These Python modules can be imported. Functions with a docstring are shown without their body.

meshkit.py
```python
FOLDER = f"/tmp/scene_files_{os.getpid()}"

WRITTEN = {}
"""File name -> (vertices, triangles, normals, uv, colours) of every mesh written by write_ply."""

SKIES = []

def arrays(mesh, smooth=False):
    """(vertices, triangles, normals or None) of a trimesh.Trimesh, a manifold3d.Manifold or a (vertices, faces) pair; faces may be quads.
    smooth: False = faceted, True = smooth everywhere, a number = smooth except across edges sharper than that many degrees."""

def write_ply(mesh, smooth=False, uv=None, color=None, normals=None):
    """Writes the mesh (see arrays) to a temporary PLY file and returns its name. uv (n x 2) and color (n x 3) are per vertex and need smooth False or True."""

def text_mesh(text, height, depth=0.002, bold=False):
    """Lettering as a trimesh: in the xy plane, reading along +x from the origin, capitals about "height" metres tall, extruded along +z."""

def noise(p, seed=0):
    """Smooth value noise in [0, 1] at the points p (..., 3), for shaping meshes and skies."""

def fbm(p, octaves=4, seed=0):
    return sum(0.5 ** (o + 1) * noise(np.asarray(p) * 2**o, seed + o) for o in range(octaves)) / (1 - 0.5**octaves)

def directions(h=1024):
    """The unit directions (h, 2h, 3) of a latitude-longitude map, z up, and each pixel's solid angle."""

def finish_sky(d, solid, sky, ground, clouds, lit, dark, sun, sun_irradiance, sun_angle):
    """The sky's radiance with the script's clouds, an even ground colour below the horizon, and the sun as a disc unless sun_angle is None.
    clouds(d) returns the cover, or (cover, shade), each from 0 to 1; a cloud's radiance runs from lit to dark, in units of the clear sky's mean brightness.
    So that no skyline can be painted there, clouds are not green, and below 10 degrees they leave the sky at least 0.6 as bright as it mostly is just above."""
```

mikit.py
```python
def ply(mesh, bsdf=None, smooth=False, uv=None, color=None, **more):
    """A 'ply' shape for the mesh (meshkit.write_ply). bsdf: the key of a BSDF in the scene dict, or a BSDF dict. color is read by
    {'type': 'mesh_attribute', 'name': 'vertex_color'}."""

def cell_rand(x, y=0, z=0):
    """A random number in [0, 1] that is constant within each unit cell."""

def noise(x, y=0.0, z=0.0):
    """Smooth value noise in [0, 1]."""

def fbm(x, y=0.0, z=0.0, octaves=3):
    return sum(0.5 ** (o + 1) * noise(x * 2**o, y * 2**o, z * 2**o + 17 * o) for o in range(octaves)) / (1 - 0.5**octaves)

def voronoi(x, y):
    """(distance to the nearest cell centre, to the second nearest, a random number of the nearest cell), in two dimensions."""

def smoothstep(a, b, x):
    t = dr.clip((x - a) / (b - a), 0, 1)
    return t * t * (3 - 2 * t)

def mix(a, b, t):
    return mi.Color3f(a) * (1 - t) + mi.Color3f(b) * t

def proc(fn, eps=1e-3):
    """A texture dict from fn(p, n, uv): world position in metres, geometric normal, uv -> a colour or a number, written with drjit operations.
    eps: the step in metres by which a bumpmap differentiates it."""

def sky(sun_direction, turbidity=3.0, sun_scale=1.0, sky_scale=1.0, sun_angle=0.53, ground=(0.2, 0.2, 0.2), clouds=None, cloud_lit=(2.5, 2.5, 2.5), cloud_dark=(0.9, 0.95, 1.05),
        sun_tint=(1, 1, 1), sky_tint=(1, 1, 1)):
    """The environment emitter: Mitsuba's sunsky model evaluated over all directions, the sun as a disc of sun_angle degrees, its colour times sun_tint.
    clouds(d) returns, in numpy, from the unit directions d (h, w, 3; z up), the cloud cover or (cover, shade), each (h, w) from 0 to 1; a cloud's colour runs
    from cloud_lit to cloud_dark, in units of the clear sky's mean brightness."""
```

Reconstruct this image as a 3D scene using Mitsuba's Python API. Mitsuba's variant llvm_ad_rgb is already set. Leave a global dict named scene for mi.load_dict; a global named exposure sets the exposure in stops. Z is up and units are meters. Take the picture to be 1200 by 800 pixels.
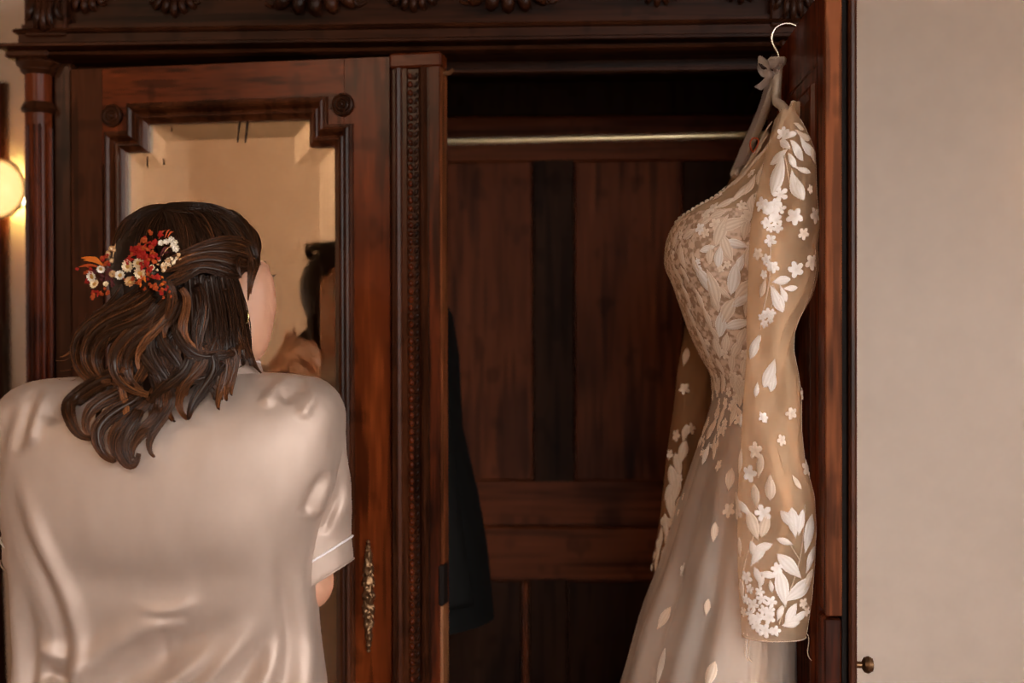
import math, numpy as np, trimesh, shapely, shapely.geometry as sg
import drjit as dr, mitsuba as mi, mikit, meshkit
from mikit import noise, fbm, smoothstep, mix, proc
T = mi.ScalarTransform4f
PI = math.pi
rng = np.random.default_rng(7)

# ------------------------------------------------------------------ camera, sky, exposure
# world: x along the wardrobe front (right), y away from the viewer, z up; the wardrobe's front plane is y = 0
YAW, PITCH, ROLL, DIST, FPX = math.radians(3.0), math.radians(0.5), math.radians(0.15), 2.2, 1667.0
CAM = np.array([DIST * math.sin(YAW), -DIST * math.cos(YAW), 1.45])
FWD = np.array([-math.sin(YAW) * math.cos(PITCH), math.cos(YAW) * math.cos(PITCH), -math.sin(PITCH)])
RIGHT0 = np.array([math.cos(YAW), math.sin(YAW), 0.0])
UP0 = np.cross(RIGHT0, FWD)
RIGHT = RIGHT0 * math.cos(ROLL) - UP0 * math.sin(ROLL)
UP = UP0 * math.cos(ROLL) + RIGHT0 * math.sin(ROLL)
exposure = 0.13
scene, labels = {}, {}
scene['camera'] = {'type': 'thinlens', 'fov': math.degrees(2 * math.atan(600 / FPX)), 'fov_axis': 'x', 'aperture_radius': 0.008,
                   'focus_distance': 1.80, 'to_world': T().look_at(origin=CAM.tolist(), target=(CAM + FWD).tolist(), up=UP.tolist()), 'near_clip': 0.05, 'far_clip': 100.0}
SKY_SCALE, SKY_TINT = 38.0, (1.09, 0.94, 0.84)
scene['sky'] = mikit.sky((0.5, 0.75, 0.55), turbidity=6.0, sun_scale=0.0, sky_scale=SKY_SCALE, ground=(0.25, 0.23, 0.2), sky_tint=SKY_TINT,
                         clouds=lambda d: (0.9, 0.0), cloud_lit=(2.2, 2.1, 2.0), cloud_dark=(1.5, 1.45, 1.4))


def ray(px, py):
    d = FWD + RIGHT * ((px - 600) / FPX) - UP * ((py - 400) / FPX)
    return d


def at(px, py, depth):                       # the point at this depth along the view axis
    return CAM + ray(px, py) * depth


def aty(px, py, y=0.0):                      # (x, z) where the sight line crosses the plane y = const
    d = ray(px, py)
    q = CAM + d * ((y - CAM[1]) / d[1])
    return q[0], q[2]


def atx(px, py, x):                          # (y, z) where the sight line crosses the plane x = const
    d = ray(px, py)
    q = CAM + d * ((x - CAM[0]) / d[0])
    return q[1], q[2]


# ------------------------------------------------------------------ mesh helpers
def tm(v, f):
    v, f = np.asarray(v, float), np.asarray(f, int)
    if f.shape[1] == 4:
        f = np.vstack([f[:, [0, 1, 2]], f[:, [0, 2, 3]]])
    return trimesh.Trimesh(v, f, process=False)


def cat(ms):
    ms = [m for m in ms if m is not None]
    vs, fs, n = [], [], 0
    for m in ms:
        vs.append(np.asarray(m.vertices)); fs.append(np.asarray(m.faces) + n); n += len(m.vertices)
    return trimesh.Trimesh(np.vstack(vs), np.vstack(fs), process=False)


def hull(p):
    return trimesh.convex.convex_hull(np.asarray(p, float))


def box(x0, x1, y0, y1, z0, z1, b=0.002):
    b = min(b, abs(x1 - x0) / 3, abs(y1 - y0) / 3, abs(z1 - z0) / 3)
    p = []
    for x, sx in ((x0, 1), (x1, -1)):
        for y, sy in ((y0, 1), (y1, -1)):
            for z, sz in ((z0, 1), (z1, -1)):
                p += [[x + b * sx, y + b * sy, z], [x + b * sx, y, z + b * sz], [x, y + b * sy, z + b * sz]]
    return hull(p)


def grid(P, cu=False, cv=False):             # P[nu, nv, 3] -> quads
    P = np.asarray(P, float)
    nu, nv = P.shape[:2]
    I, J = np.meshgrid(np.arange(nu if cu else nu - 1), np.arange(nv if cv else nv - 1), indexing='ij')
    I, J = I.ravel(), J.ravel()
    a, b, c, d = I * nv + J, ((I + 1) % nu) * nv + J, ((I + 1) % nu) * nv + (J + 1) % nv, I * nv + (J + 1) % nv
    return tm(P.reshape(-1, 3), np.stack([a, b, c, d], 1))


def lathe(prof, n=32, c=(0, 0, 0), axis='z'):
    prof = np.asarray(prof, float)           # (r, h) pairs
    t = np.linspace(0, 2 * PI, n, endpoint=False)
    P = np.stack([prof[:, None, 0] * np.cos(t), prof[:, None, 0] * np.sin(t), np.broadcast_to(prof[:, None, 1], (len(prof), n))], -1)
    if axis == 'y':                          # h runs towards -y
        P = np.stack([P[..., 0], -P[..., 2], P[..., 1]], -1)
    if axis == 'x':
        P = np.stack([P[..., 2], P[..., 0], P[..., 1]], -1)
    m = grid(P + np.asarray(c), False, True)
    if m.volume < 0:
        m.invert()
    return m


def smoothpath(pts, n):
    from scipy.interpolate import CubicSpline
    pts = np.asarray(pts, float)
    d = np.r_[0, np.cumsum(np.linalg.norm(np.diff(pts, axis=0), axis=1) + 1e-9)]
    return CubicSpline(d, pts)(np.linspace(0, d[-1], n))


def frames(p):
    t = np.gradient(p, axis=0)
    t /= np.linalg.norm(t, axis=1, keepdims=True) + 1e-12
    a = np.zeros_like(t)
    ref = np.array([0, 0, 1.0]) if abs(t[0, 2]) < 0.9 else np.array([1.0, 0, 0])
    v = np.cross(t[0], ref)
    for i in range(len(p)):
        v = v - t[i] * (v @ t[i])
        v /= np.linalg.norm(v) + 1e-12
        a[i] = v
    return t, a, np.cross(t, a)


def tube(p, r, sides=8, cap=True, flat=1.0):
    p = np.asarray(p, float)
    t, a, b = frames(p)
    r = np.broadcast_to(r, (len(p),))
    ang = np.arange(sides) * 2 * PI / sides
    P = p[:, None] + r[:, None, None] * (np.cos(ang)[None, :, None] * a[:, None] + flat * np.sin(ang)[None, :, None] * b[:, None])
    m = grid(P, False, True)
    if cap:
        n, k = len(m.vertices), sides
        L = (len(p) - 1) * k
        v = np.vstack([m.vertices, p[0], p[-1]])
        i = np.arange(k)
        f = np.vstack([m.faces, np.stack([i, i * 0 + n, (i + 1) % k], 1), np.stack([L + (i + 1) % k, i * 0 + n + 1, L + i], 1)])
        m = tm(v, f)
    if m.volume < 0:
        m.invert()
    return m


def prism(poly, h0, h1, axis='z'):
    """extrude polygon points (a, b): axis z -> (a, b, h); x -> (h, a, b); y -> (a, h, b)"""
    g = poly if hasattr(poly, 'geom_type') else sg.Polygon(poly)
    m = cat([trimesh.creation.extrude_polygon(q, h1 - h0, engine='earcut') for q in getattr(g, 'geoms', [g]) if q.area > 1e-7])
    v = np.array(m.vertices); v[:, 2] += h0
    if axis == 'x':
        v = v[:, [2, 0, 1]]
    if axis == 'y':
        v = v[:, [0, 2, 1]]
    m = tm(v, m.faces)
    if m.volume < 0:
        m.invert()
    return m


def sweep_frame(path, prof, closed=False):
    """mitred moulding: path (n, 2) in a plane, prof (k, 2) = (offset to the left of the path, height); returns P[n, k, 3] = (a, b, h)"""
    path, prof = np.asarray(path, float), np.asarray(prof, float)
    n = len(path)
    out = np.zeros((n, len(prof), 3))
    for i in range(n):
        d0 = path[i] - path[i - 1] if (closed or i > 0) else path[i + 1] - path[i]
        d1 = path[(i + 1) % n] - path[i] if (closed or i < n - 1) else d0
        n0, n1 = np.array([-d0[1], d0[0]]) / np.linalg.norm(d0), np.array([-d1[1], d1[0]]) / np.linalg.norm(d1)
        m = n0 + n1
        m = m / (m @ n0)
        out[i, :, :2] = path[i] + prof[:, :1] * m
        out[i, :, 2] = prof[:, 1]
    return out


def xf(m, M):
    M = np.asarray(M, float)
    v = np.asarray(m.vertices) @ M[:3, :3].T + M[:3, 3]
    f = np.asarray(m.faces)
    return tm(v, f[:, ::-1] if np.linalg.det(M[:3, :3]) < 0 else f)


def mat(R=None, t=(0, 0, 0)):
    M = np.eye(4)
    if R is not None:
        M[:3, :3] = R
    M[:3, 3] = t
    return M


def rz(a):
    c, s = math.cos(a), math.sin(a)
    return np.array([[c, -s, 0], [s, c, 0], [0, 0, 1.0]])


def rx(a):
    c, s = math.cos(a), math.sin(a)
    return np.array([[1.0, 0, 0], [0, c, -s], [0, s, c]])


def ry(a):
    c, s = math.cos(a), math.sin(a)
    return np.array([[c, 0, s], [0, 1.0, 0], [-s, 0, c]])


# implicit surfaces: a block of samples, primitives joined smoothly, then naive surface nets
class Field:
    def __init__(self, lo, hi, h):
        self.lo, self.h = np.asarray(lo, float), h
        self.n = np.ceil((np.asarray(hi, float) - self.lo) / h).astype(int) + 1
        self.f = np.full(self.n, 0.08, np.float32)
        self.ax = [self.lo[i] + h * np.arange(self.n[i]) for i in range(3)]

    def part(self, lo, hi):
        s = tuple(slice(max(0, int((a - l) / self.h) - 1), max(0, int((b - l) / self.h) + 2)) for a, b, l in zip(lo, hi, self.lo))
        g = np.meshgrid(*[self.ax[i][s[i]] for i in range(3)], indexing='ij', sparse=True)
        return s, g

    def put(self, fn, lo, hi, k=0.02, sub=False):
        lo, hi = np.asarray(lo) - 1.5 * k - 0.01, np.asarray(hi) + 1.5 * k + 0.01
        s, g = self.part(lo, hi)
        a = self.f[s]
        if a.size == 0:
            return
        d = fn(*g).astype(np.float32)
        if sub:                              # smooth subtraction
            a, d = -a, d
        hh = np.maximum(k - np.abs(a - d), 0) / max(k, 1e-6)
        r = np.minimum(a, d) - hh * hh * k * 0.25
        self.f[s] = -r if sub else r

    def cone(self, a, b, ra, rb, k=0.02, sub=False):
        a, b = np.asarray(a, float), np.asarray(b, float)
        ab = b - a
        L = ab @ ab + 1e-12

        def fn(x, y, z):
            t = np.clip(((x - a[0]) * ab[0] + (y - a[1]) * ab[1] + (z - a[2]) * ab[2]) / L, 0, 1)
            return np.sqrt((x - a[0] - t * ab[0]) ** 2 + (y - a[1] - t * ab[1]) ** 2 + (z - a[2] - t * ab[2]) ** 2) - (ra + t * (rb - ra))
        R = max(ra, rb)
        self.put(fn, np.minimum(a, b) - R, np.maximum(a, b) + R, k, sub)

    def chain(self, pts, rad, k=0.02):
        for i in range(len(pts) - 1):
            self.cone(pts[i], pts[i + 1], rad[i], rad[i + 1], k)

    def ball(self, c, r, R=None, k=0.02, sub=False):
        c, r = np.asarray(c, float), np.broadcast_to(np.asarray(r, float), (3,))
        R = np.eye(3) if R is None else np.asarray(R)      # columns: the ellipsoid's own axes

        def fn(x, y, z):
            q = [((x - c[0]) * R[0, i] + (y - c[1]) * R[1, i] + (z - c[2]) * R[2, i]) for i in range(3)]
            k0 = np.sqrt(sum((q[i] / r[i]) ** 2 for i in range(3)))
            k1 = np.sqrt(sum((q[i] / r[i] ** 2) ** 2 for i in range(3))) + 1e-9
            return k0 * (k0 - 1) / k1
        m = max(r)
        self.put(fn, c - m, c + m, k, sub)

    def mesh(self, it=1):
        f, n = self.f, self.n
        ins = f < 0
        c = [ins[i:n[0] - 1 + i, j:n[1] - 1 + j, k:n[2] - 1 + k] for i in (0, 1) for j in (0, 1) for k in (0, 1)]
        tot = sum(x.astype(np.int8) for x in c)
        cell = np.argwhere((tot > 0) & (tot < 8))
        idx = np.full(n - 1, -1, np.int64)
        idx[tuple(cell.T)] = np.arange(len(cell))
        acc, cnt = np.zeros((len(cell), 3)), np.zeros(len(cell))
        off = np.array([[i, j, k] for i in (0, 1) for j in (0, 1) for k in (0, 1)])
        val = np.stack([f[tuple((cell + o).T)] for o in off], 1)
        for a in range(8):
            for ax in range(3):
                if off[a, ax] == 0:
                    b = a | (4 >> ax)
                    va, vb = val[:, a], val[:, b]
                    m = (va < 0) != (vb < 0)
                    t = np.where(m, va / np.where(m, va - vb, 1), 0)
                    p = np.broadcast_to(off[a].astype(float), (len(cell), 3)).copy()
                    p[:, ax] += t
                    acc += p * m[:, None]; cnt += m
        V = self.lo + self.h * (cell + acc / cnt[:, None])
        F = []
        for ax in range(3):
            u, v = (ax + 1) % 3, (ax + 2) % 3
            s0 = [slice(1, -1)] * 3; s1 = [slice(1, -1)] * 3
            s0[ax] = slice(0, -1); s1[ax] = slice(1, None)
            A, B = ins[tuple(s0)], ins[tuple(s1)]
            e = np.argwhere(A != B)
            base = e.copy()
            for q in range(3):
                if q != ax:
                    base[:, q] += 1
            fl = A[tuple(e.T)]
            qd = []
            for du, dv in ((0, 0), (-1, 0), (-1, -1), (0, -1)):
                cc = base.copy(); cc[:, u] += du; cc[:, v] += dv
                qd.append(idx[tuple(cc.T)])
            qd = np.stack(qd, 1)
            qd[~fl] = qd[~fl][:, ::-1]
            F.append(qd)
        m = tm(V, np.vstack(F))
        if m.volume < 0:
            m.invert()
        return m


def vnorm(v, f):
    n = np.zeros_like(v)
    fn = np.cross(v[f[:, 1]] - v[f[:, 0]], v[f[:, 2]] - v[f[:, 0]])
    for k in range(3):
        np.add.at(n, f[:, k], fn)
    return n / (np.linalg.norm(n, axis=1, keepdims=True) + 1e-20)


used = {}


def add(key, mesh, bsdf, smooth=30, label=None, cat_=None, group=None, kind=None, **kw):
    """one entry of the scene; a key that is taken gets the next three-digit number"""
    if key in scene:
        used[key] = used.get(key, 0) + 1
        key = f'{key}_{used[key]:03d}'
    scene[key] = mesh if isinstance(mesh, dict) else mikit.ply(mesh, bsdf, smooth, **kw)
    tag(key, label, cat_, group, kind)
    return key


def tag(key, label=None, cat_=None, group=None, kind=None):
    d = labels.get(key, {})
    for k, v in (('label', label), ('category', cat_), ('group', group), ('kind', kind)):
        if v:
            d[k] = v
    if d:
        labels[key] = d


def copy_at(shape, M):
    return {**shape, 'to_world': T(np.asarray(M).tolist())}


# ------------------------------------------------------------------ materials
def wood(axis, c0, c1, c2, s=1.0):
    def fn(p, n, uv):
        q = [p.x, p.y, p.z]
        k = [1.0, 1.0, 1.0]; k[axis] = 0.06
        x, y, z = (mi.Float(q[i]) * k[i] * s for i in range(3))
        wob = fbm(x * 6 + 3.1, y * 6, z * 6, 2) * 0.5
        big = fbm(x * 14 + wob * 2, y * 14, z * 22 if axis != 2 else z * 14, 3)
        fib = fbm(x * 240, y * 240, z * 240, 2)
        ring = noise(x * 60 + wob * 26, y * 60 + wob * 10, z * 60)
        t = dr.clip(0.55 * big + 0.28 * ring + 0.3 * fib - 0.1, 0, 1)
        blot = smoothstep(0.5, 0.8, fbm(q[0] * 9 + 5, q[1] * 9, q[2] * 5, 3))
        c = mix(mix(c0, c1, smoothstep(0.15, 0.5, t)), c2, smoothstep(0.5, 0.85, t))
        streak = smoothstep(0.56, 0.72, fbm(x * 95 + 2, y * 95, z * 95, 2))
        fleck = smoothstep(0.62, 0.78, fbm(q[0] * 34, q[1] * 34, q[2] * 22, 2))
        return c * (1 - 0.5 * blot) * (1 - 0.5 * streak) * (1 - 0.35 * fleck)
    return proc(fn)


def pr(color, rough=0.5, spec=0.5, twosided=True, **kw):
    b = {'type': 'principled', 'base_color': color if isinstance(color, dict) else {'type': 'rgb', 'value': list(color)}, 'roughness': rough, 'specular': spec, **kw}
    return {'type': 'twosided', 'bsdf': b} if twosided else b


R0, R1, R2 = (0.018, 0.0034, 0.0012), (0.118, 0.0205, 0.0043), (0.27, 0.054, 0.0120)
scene['wood_upright'] = pr(wood(2, R0, R1, R2), 0.30, 0.18)
scene['wood_level'] = pr(wood(0, R0, R1, R2), 0.30, 0.18)
scene['wood_moulding'] = pr(wood(2, (0.018, 0.005, 0.0022), (0.062, 0.0165, 0.0056), (0.125, 0.036, 0.0115)), 0.30, 0.20)
scene['wood_stile'] = pr(wood(2, (0.017, 0.0048, 0.0021), (0.058, 0.0150, 0.0050), (0.11, 0.030, 0.0095)), 0.30, 0.18)
D0, D1, D2 = (0.014, 0.0045, 0.0022), (0.040, 0.0120, 0.0048), (0.085, 0.024, 0.0085)
scene['wood_dark'] = pr(wood(2, D0, D1, D2), 0.32, 0.16)
scene['wood_dark_level'] = pr(wood(0, D0, D1, D2), 0.38, 0.08)
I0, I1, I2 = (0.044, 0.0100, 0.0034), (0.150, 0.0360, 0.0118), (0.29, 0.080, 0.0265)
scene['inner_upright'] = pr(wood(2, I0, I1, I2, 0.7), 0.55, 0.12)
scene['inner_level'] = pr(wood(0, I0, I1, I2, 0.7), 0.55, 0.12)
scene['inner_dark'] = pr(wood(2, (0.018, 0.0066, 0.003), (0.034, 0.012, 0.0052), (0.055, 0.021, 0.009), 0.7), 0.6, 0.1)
scene['bare_wood'] = pr(wood(2, (0.16, 0.06, 0.025), (0.3, 0.125, 0.052), (0.42, 0.19, 0.085)), 0.45, 0.4)
scene['black_gap'] = pr((0.008, 0.005, 0.004), 0.7, 0.2)


def plaster(p, n, uv):
    t = fbm(p.x * 2.2 + p.y * 1.7, p.z * 2.2, p.y * 2.0, 3)
    d = fbm(p.x * 26, p.z * 26, p.y * 26, 2)
    c = mix((0.585, 0.458, 0.372), (0.665, 0.527, 0.432), t)
    return c * (0.96 + 0.08 * d)


def relief(p, n, uv):
    return 0.0022 * fbm(p.x * 9, p.y * 9, p.z * 9, 3)


scene['plaster'] = {'type': 'twosided', 'bsdf': {'type': 'bumpmap', 'arbitrary': proc(relief), 'scale': 1.0, 'bsdf': pr(proc(plaster), 0.42, 0.35, False)}}
scene['ceiling_paint'] = pr((0.33, 0.265, 0.205), 0.7, 0.3)
scene['edge_wood'] = pr(wood(2, (0.07, 0.019, 0.007), (0.23, 0.070, 0.025), (0.42, 0.135, 0.046)), 0.5, 0.08)
scene['floor_wood'] = pr(wood(1, (0.07, 0.03, 0.014), (0.16, 0.075, 0.036), (0.26, 0.13, 0.065)), 0.35, 0.4)
scene['white_paint'] = pr((0.70, 0.64, 0.56), 0.4, 0.4)
scene['pane_glass'] = {'type': 'thindielectric', 'int_ior': 1.5}
scene['rail_brass'] = pr((0.92, 0.74, 0.46), 0.26, 0.5, metallic=0.6)
scene['brass'] = {'type': 'twosided', 'bsdf': {'type': 'roughconductor', 'alpha': 0.28, 'material': 'none', 'specular_reflectance': {'type': 'rgb', 'value': [0.95, 0.76, 0.46]}}}
scene['bronze'] = pr((0.19, 0.105, 0.052), 0.30, 0.5, metallic=0.85)
scene['mirror_glass'] = {'type': 'twosided', 'bsdf': {'type': 'conductor', 'material': 'none', 'specular_reflectance': {'type': 'rgb', 'value': [0.97, 0.86, 0.71]}}}

# ------------------------------------------------------------------ the room
XL, XR, YF, YB, ZC = -2.69, 2.3, -3.55, 0.56, 2.85


def struct(key, m, bsdf, **kw):
    return add(key, m, bsdf, kind='structure', **kw)


struct('wall_back', box(XL - 0.1, XR + 0.1, YB, YB + 0.1, 0, ZC), 'plaster')
struct('wall_left', box(XL - 0.1, XL, YF - 0.1, YB, 0, ZC), 'plaster')
struct('ceiling', box(XL - 0.1, XR + 0.1, YF - 0.1, YB + 0.1, ZC, ZC + 0.1), 'ceiling_paint')
# floor of boards
for i, x in enumerate(np.arange(XL, XR, 0.14)):
    add('floor__floorboard', box(x + 0.001, min(x + 0.139, XR), YF, YB, -0.03, 0.0, 0.002), 'floor_wood')
tag('floor', kind='structure')


def wall_with_hole(key, along, fixed, a0, a1, h0, h1, w0, w1):
    """along: 'x' or 'y'; the window hole h0..h1 by w0..w1"""
    g = sg.box(a0, 0, a1, ZC).difference(sg.box(h0, w0, h1, w1))
    if along == 'x':
        struct(key, prism(g, fixed - 0.1, fixed, 'y'), 'plaster', smooth=False)
    else:
        struct(key, prism(g, fixed, fixed + 0.1, 'x'), 'plaster', smooth=False)


def window(key, along, fixed, h0, h1, w0, w1, cols, rows):
    def bx(a0, a1, z0, z1, t0, t1):
        return box(a0, a1, fixed + t0, fixed + t1, z0, z1) if along == 'x' else box(fixed + t0, fixed + t1, a0, a1, z0, z1)
    fr = 0.05
    add(key + '__window_frame', cat([bx(h0, h1, w0, w0 + fr, -0.08, -0.02), bx(h0, h1, w1 - fr, w1, -0.08, -0.02),
                                     bx(h0, h0 + fr, w0, w1, -0.08, -0.02), bx(h1 - fr, h1, w0, w1, -0.08, -0.02)]), 'white_paint')
    add(key + '__window_sill', bx(h0 - 0.03, h1 + 0.03, w0 - 0.03, w0, -0.09, 0.06), 'white_paint')
    for i in range(1, cols):
        a = h0 + (h1 - h0) * i / cols
        add(key + '__glazing_bar', bx(a - 0.015, a + 0.015, w0, w1, -0.07, -0.03), 'white_paint')
    for i in range(1, rows):
        z = w0 + (w1 - w0) * i / rows
        add(key + '__glazing_bar', bx(h0, h1, z - 0.012, z + 0.012, -0.07, -0.03), 'white_paint')
    for i in range(cols):
        for j in range(rows):
            a, b = h0 + (h1 - h0) * i / cols, h0 + (h1 - h0) * (i + 1) / cols
            c, d = w0 + (w1 - w0) * j / rows, w0 + (w1 - w0) * (j + 1) / rows
            t = fixed - 0.05
            P = np.array([[a, t, c], [b, t, c], [b, t, d], [a, t, d]])
            if along != 'x':
                P = P[:, [1, 0, 2]]
            add(key + '__pane', tm(P, [[0, 1, 2, 3]]), 'pane_glass', smooth=False)
    tag(key, kind='structure')


wall_with_hole('wall_front', 'x', YF, XL - 0.1, XR + 0.1, 0.1, 2.1, 0.85, 2.6)
window('window_1', 'x', YF, 0.1, 2.1, 0.85, 2.6, 3, 3)
wall_with_hole('wall_right', 'y', XR, YF - 0.1, YB, -3.35, -1.5, 0.85, 2.6)
window('window_2', 'y', XR + 0.1, -3.35, -1.5, 0.85, 2.6, 3, 3)
for k, b in (('baseboard_back', box(XL, XR, YB - 0.018, YB, 0, 0.12)), ('baseboard_left', box(XL, XL + 0.018, YF, YB - 0.018, 0, 0.12))):
    struct(k, b, 'white_paint')
# ------------------------------------------------------------------ wardrobe
W = 'wardrobe'
tag(W, 'antique dark mahogany wardrobe with carved cornice, ajar mirror door and open right door', 'wardrobe')
ZTOP = aty(700, 71)[1]                        # top of the door opening
XOL, XOR = aty(83, 300)[0], aty(904, 300)[0]  # the doors' hinge sides
XSL, XSR = aty(8, 50)[0], 2 * aty(493, 50)[0] - aty(8, 50)[0]   # the ends of the frieze
ZB = 0.22                                     # top of the plinth
YBK = 0.50


def zf(py, px=600, y=0.0):
    return aty(px, py, y)[1]


# carcass
for s, (xa, xb) in enumerate(((XOL - 0.028, XOL), (XOR, XOR + 0.028))):
    add(W + '__carcass_stile', box(xa, xb, 0.004, 0.05, ZB, ZTOP + 0.02), 'wood_dark')
SL, SR = XOL - 0.034, XOR + 0.034
add(W + '__side_panel', box(SL - 0.018, SL, 0.006, YBK, ZB, ZTOP + 0.06), 'wood_dark')
add(W + '__side_panel', box(SR, SR + 0.018, 0.006, YBK, ZB, ZTOP + 0.06), 'wood_dark')
add(W + '__top_board', box(SL, SR, 0.045, YBK, ZTOP + 0.0505, ZTOP + 0.075), 'inner_dark')
add(W + '__bottom_board', box(SL, SR, 0.0, YBK, ZB - 0.03, ZB), 'inner_level')
# plinth with drawers and feet
add(W + '__plinth', box(SL - 0.03, SR + 0.03, -0.03, YBK, 0.06, ZB - 0.03, 0.006), 'wood_level')
for x in (SL - 0.0, SR + 0.0):
    for y in (0.0, YBK - 0.05):
        add(W + '__foot', lathe([(0.0, 0), (0.03, 0), (0.036, 0.02), (0.03, 0.05), (0.025, 0.06), (0.0, 0.06)], 20, (x, y, 0)), 'wood_dark')

# back boards seen inside: rails and panels between them
YP = YBK - 0.03


def back(key, pxa, pxb, pya, pyb, mtl, y0, t=0.018, b=0.003):
    xa, xb = max(aty(pxa, 400, y0)[0], SL + 0.0005), min(aty(pxb, 400, y0)[0], SR - 0.0005)
    za, zb = aty(660, pyb, y0)[1], aty(660, pya, y0)[1]
    return add(W + '__' + key, box(xa, xb, y0, y0 + t, za, zb, b), mtl)


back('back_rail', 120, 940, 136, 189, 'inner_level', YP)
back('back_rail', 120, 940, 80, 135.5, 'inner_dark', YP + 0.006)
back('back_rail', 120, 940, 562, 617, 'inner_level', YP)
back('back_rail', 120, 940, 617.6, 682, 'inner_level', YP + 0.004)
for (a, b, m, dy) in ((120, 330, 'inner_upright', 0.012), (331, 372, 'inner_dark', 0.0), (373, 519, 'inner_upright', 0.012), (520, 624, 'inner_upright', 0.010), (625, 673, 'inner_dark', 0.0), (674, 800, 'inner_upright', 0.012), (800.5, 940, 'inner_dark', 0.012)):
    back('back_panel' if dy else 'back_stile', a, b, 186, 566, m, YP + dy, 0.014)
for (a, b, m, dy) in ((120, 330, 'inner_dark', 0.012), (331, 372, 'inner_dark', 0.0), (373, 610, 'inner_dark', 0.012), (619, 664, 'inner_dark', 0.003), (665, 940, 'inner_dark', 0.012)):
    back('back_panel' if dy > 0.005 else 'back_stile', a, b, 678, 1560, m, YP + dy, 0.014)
back('back_bead', 611, 618, 682, 1560, 'inner_upright', YP - 0.004, 0.012)

# hanging rail of brass inside
YR = 0.22
rail0, rail1 = aty(505, 166.5, YR), aty(905, 157.5, YR)
RAILZ = lambda x: rail0[1] + (x - rail0[0]) * (rail1[1] - rail0[1]) / (rail1[0] - rail0[0])
add(W + '__clothes_rail', tube([[SL, YR, RAILZ(SL)], [SR, YR, RAILZ(SR)]], 0.0060, 16), 'rail_brass', label='thin brass clothes rail')

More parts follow.
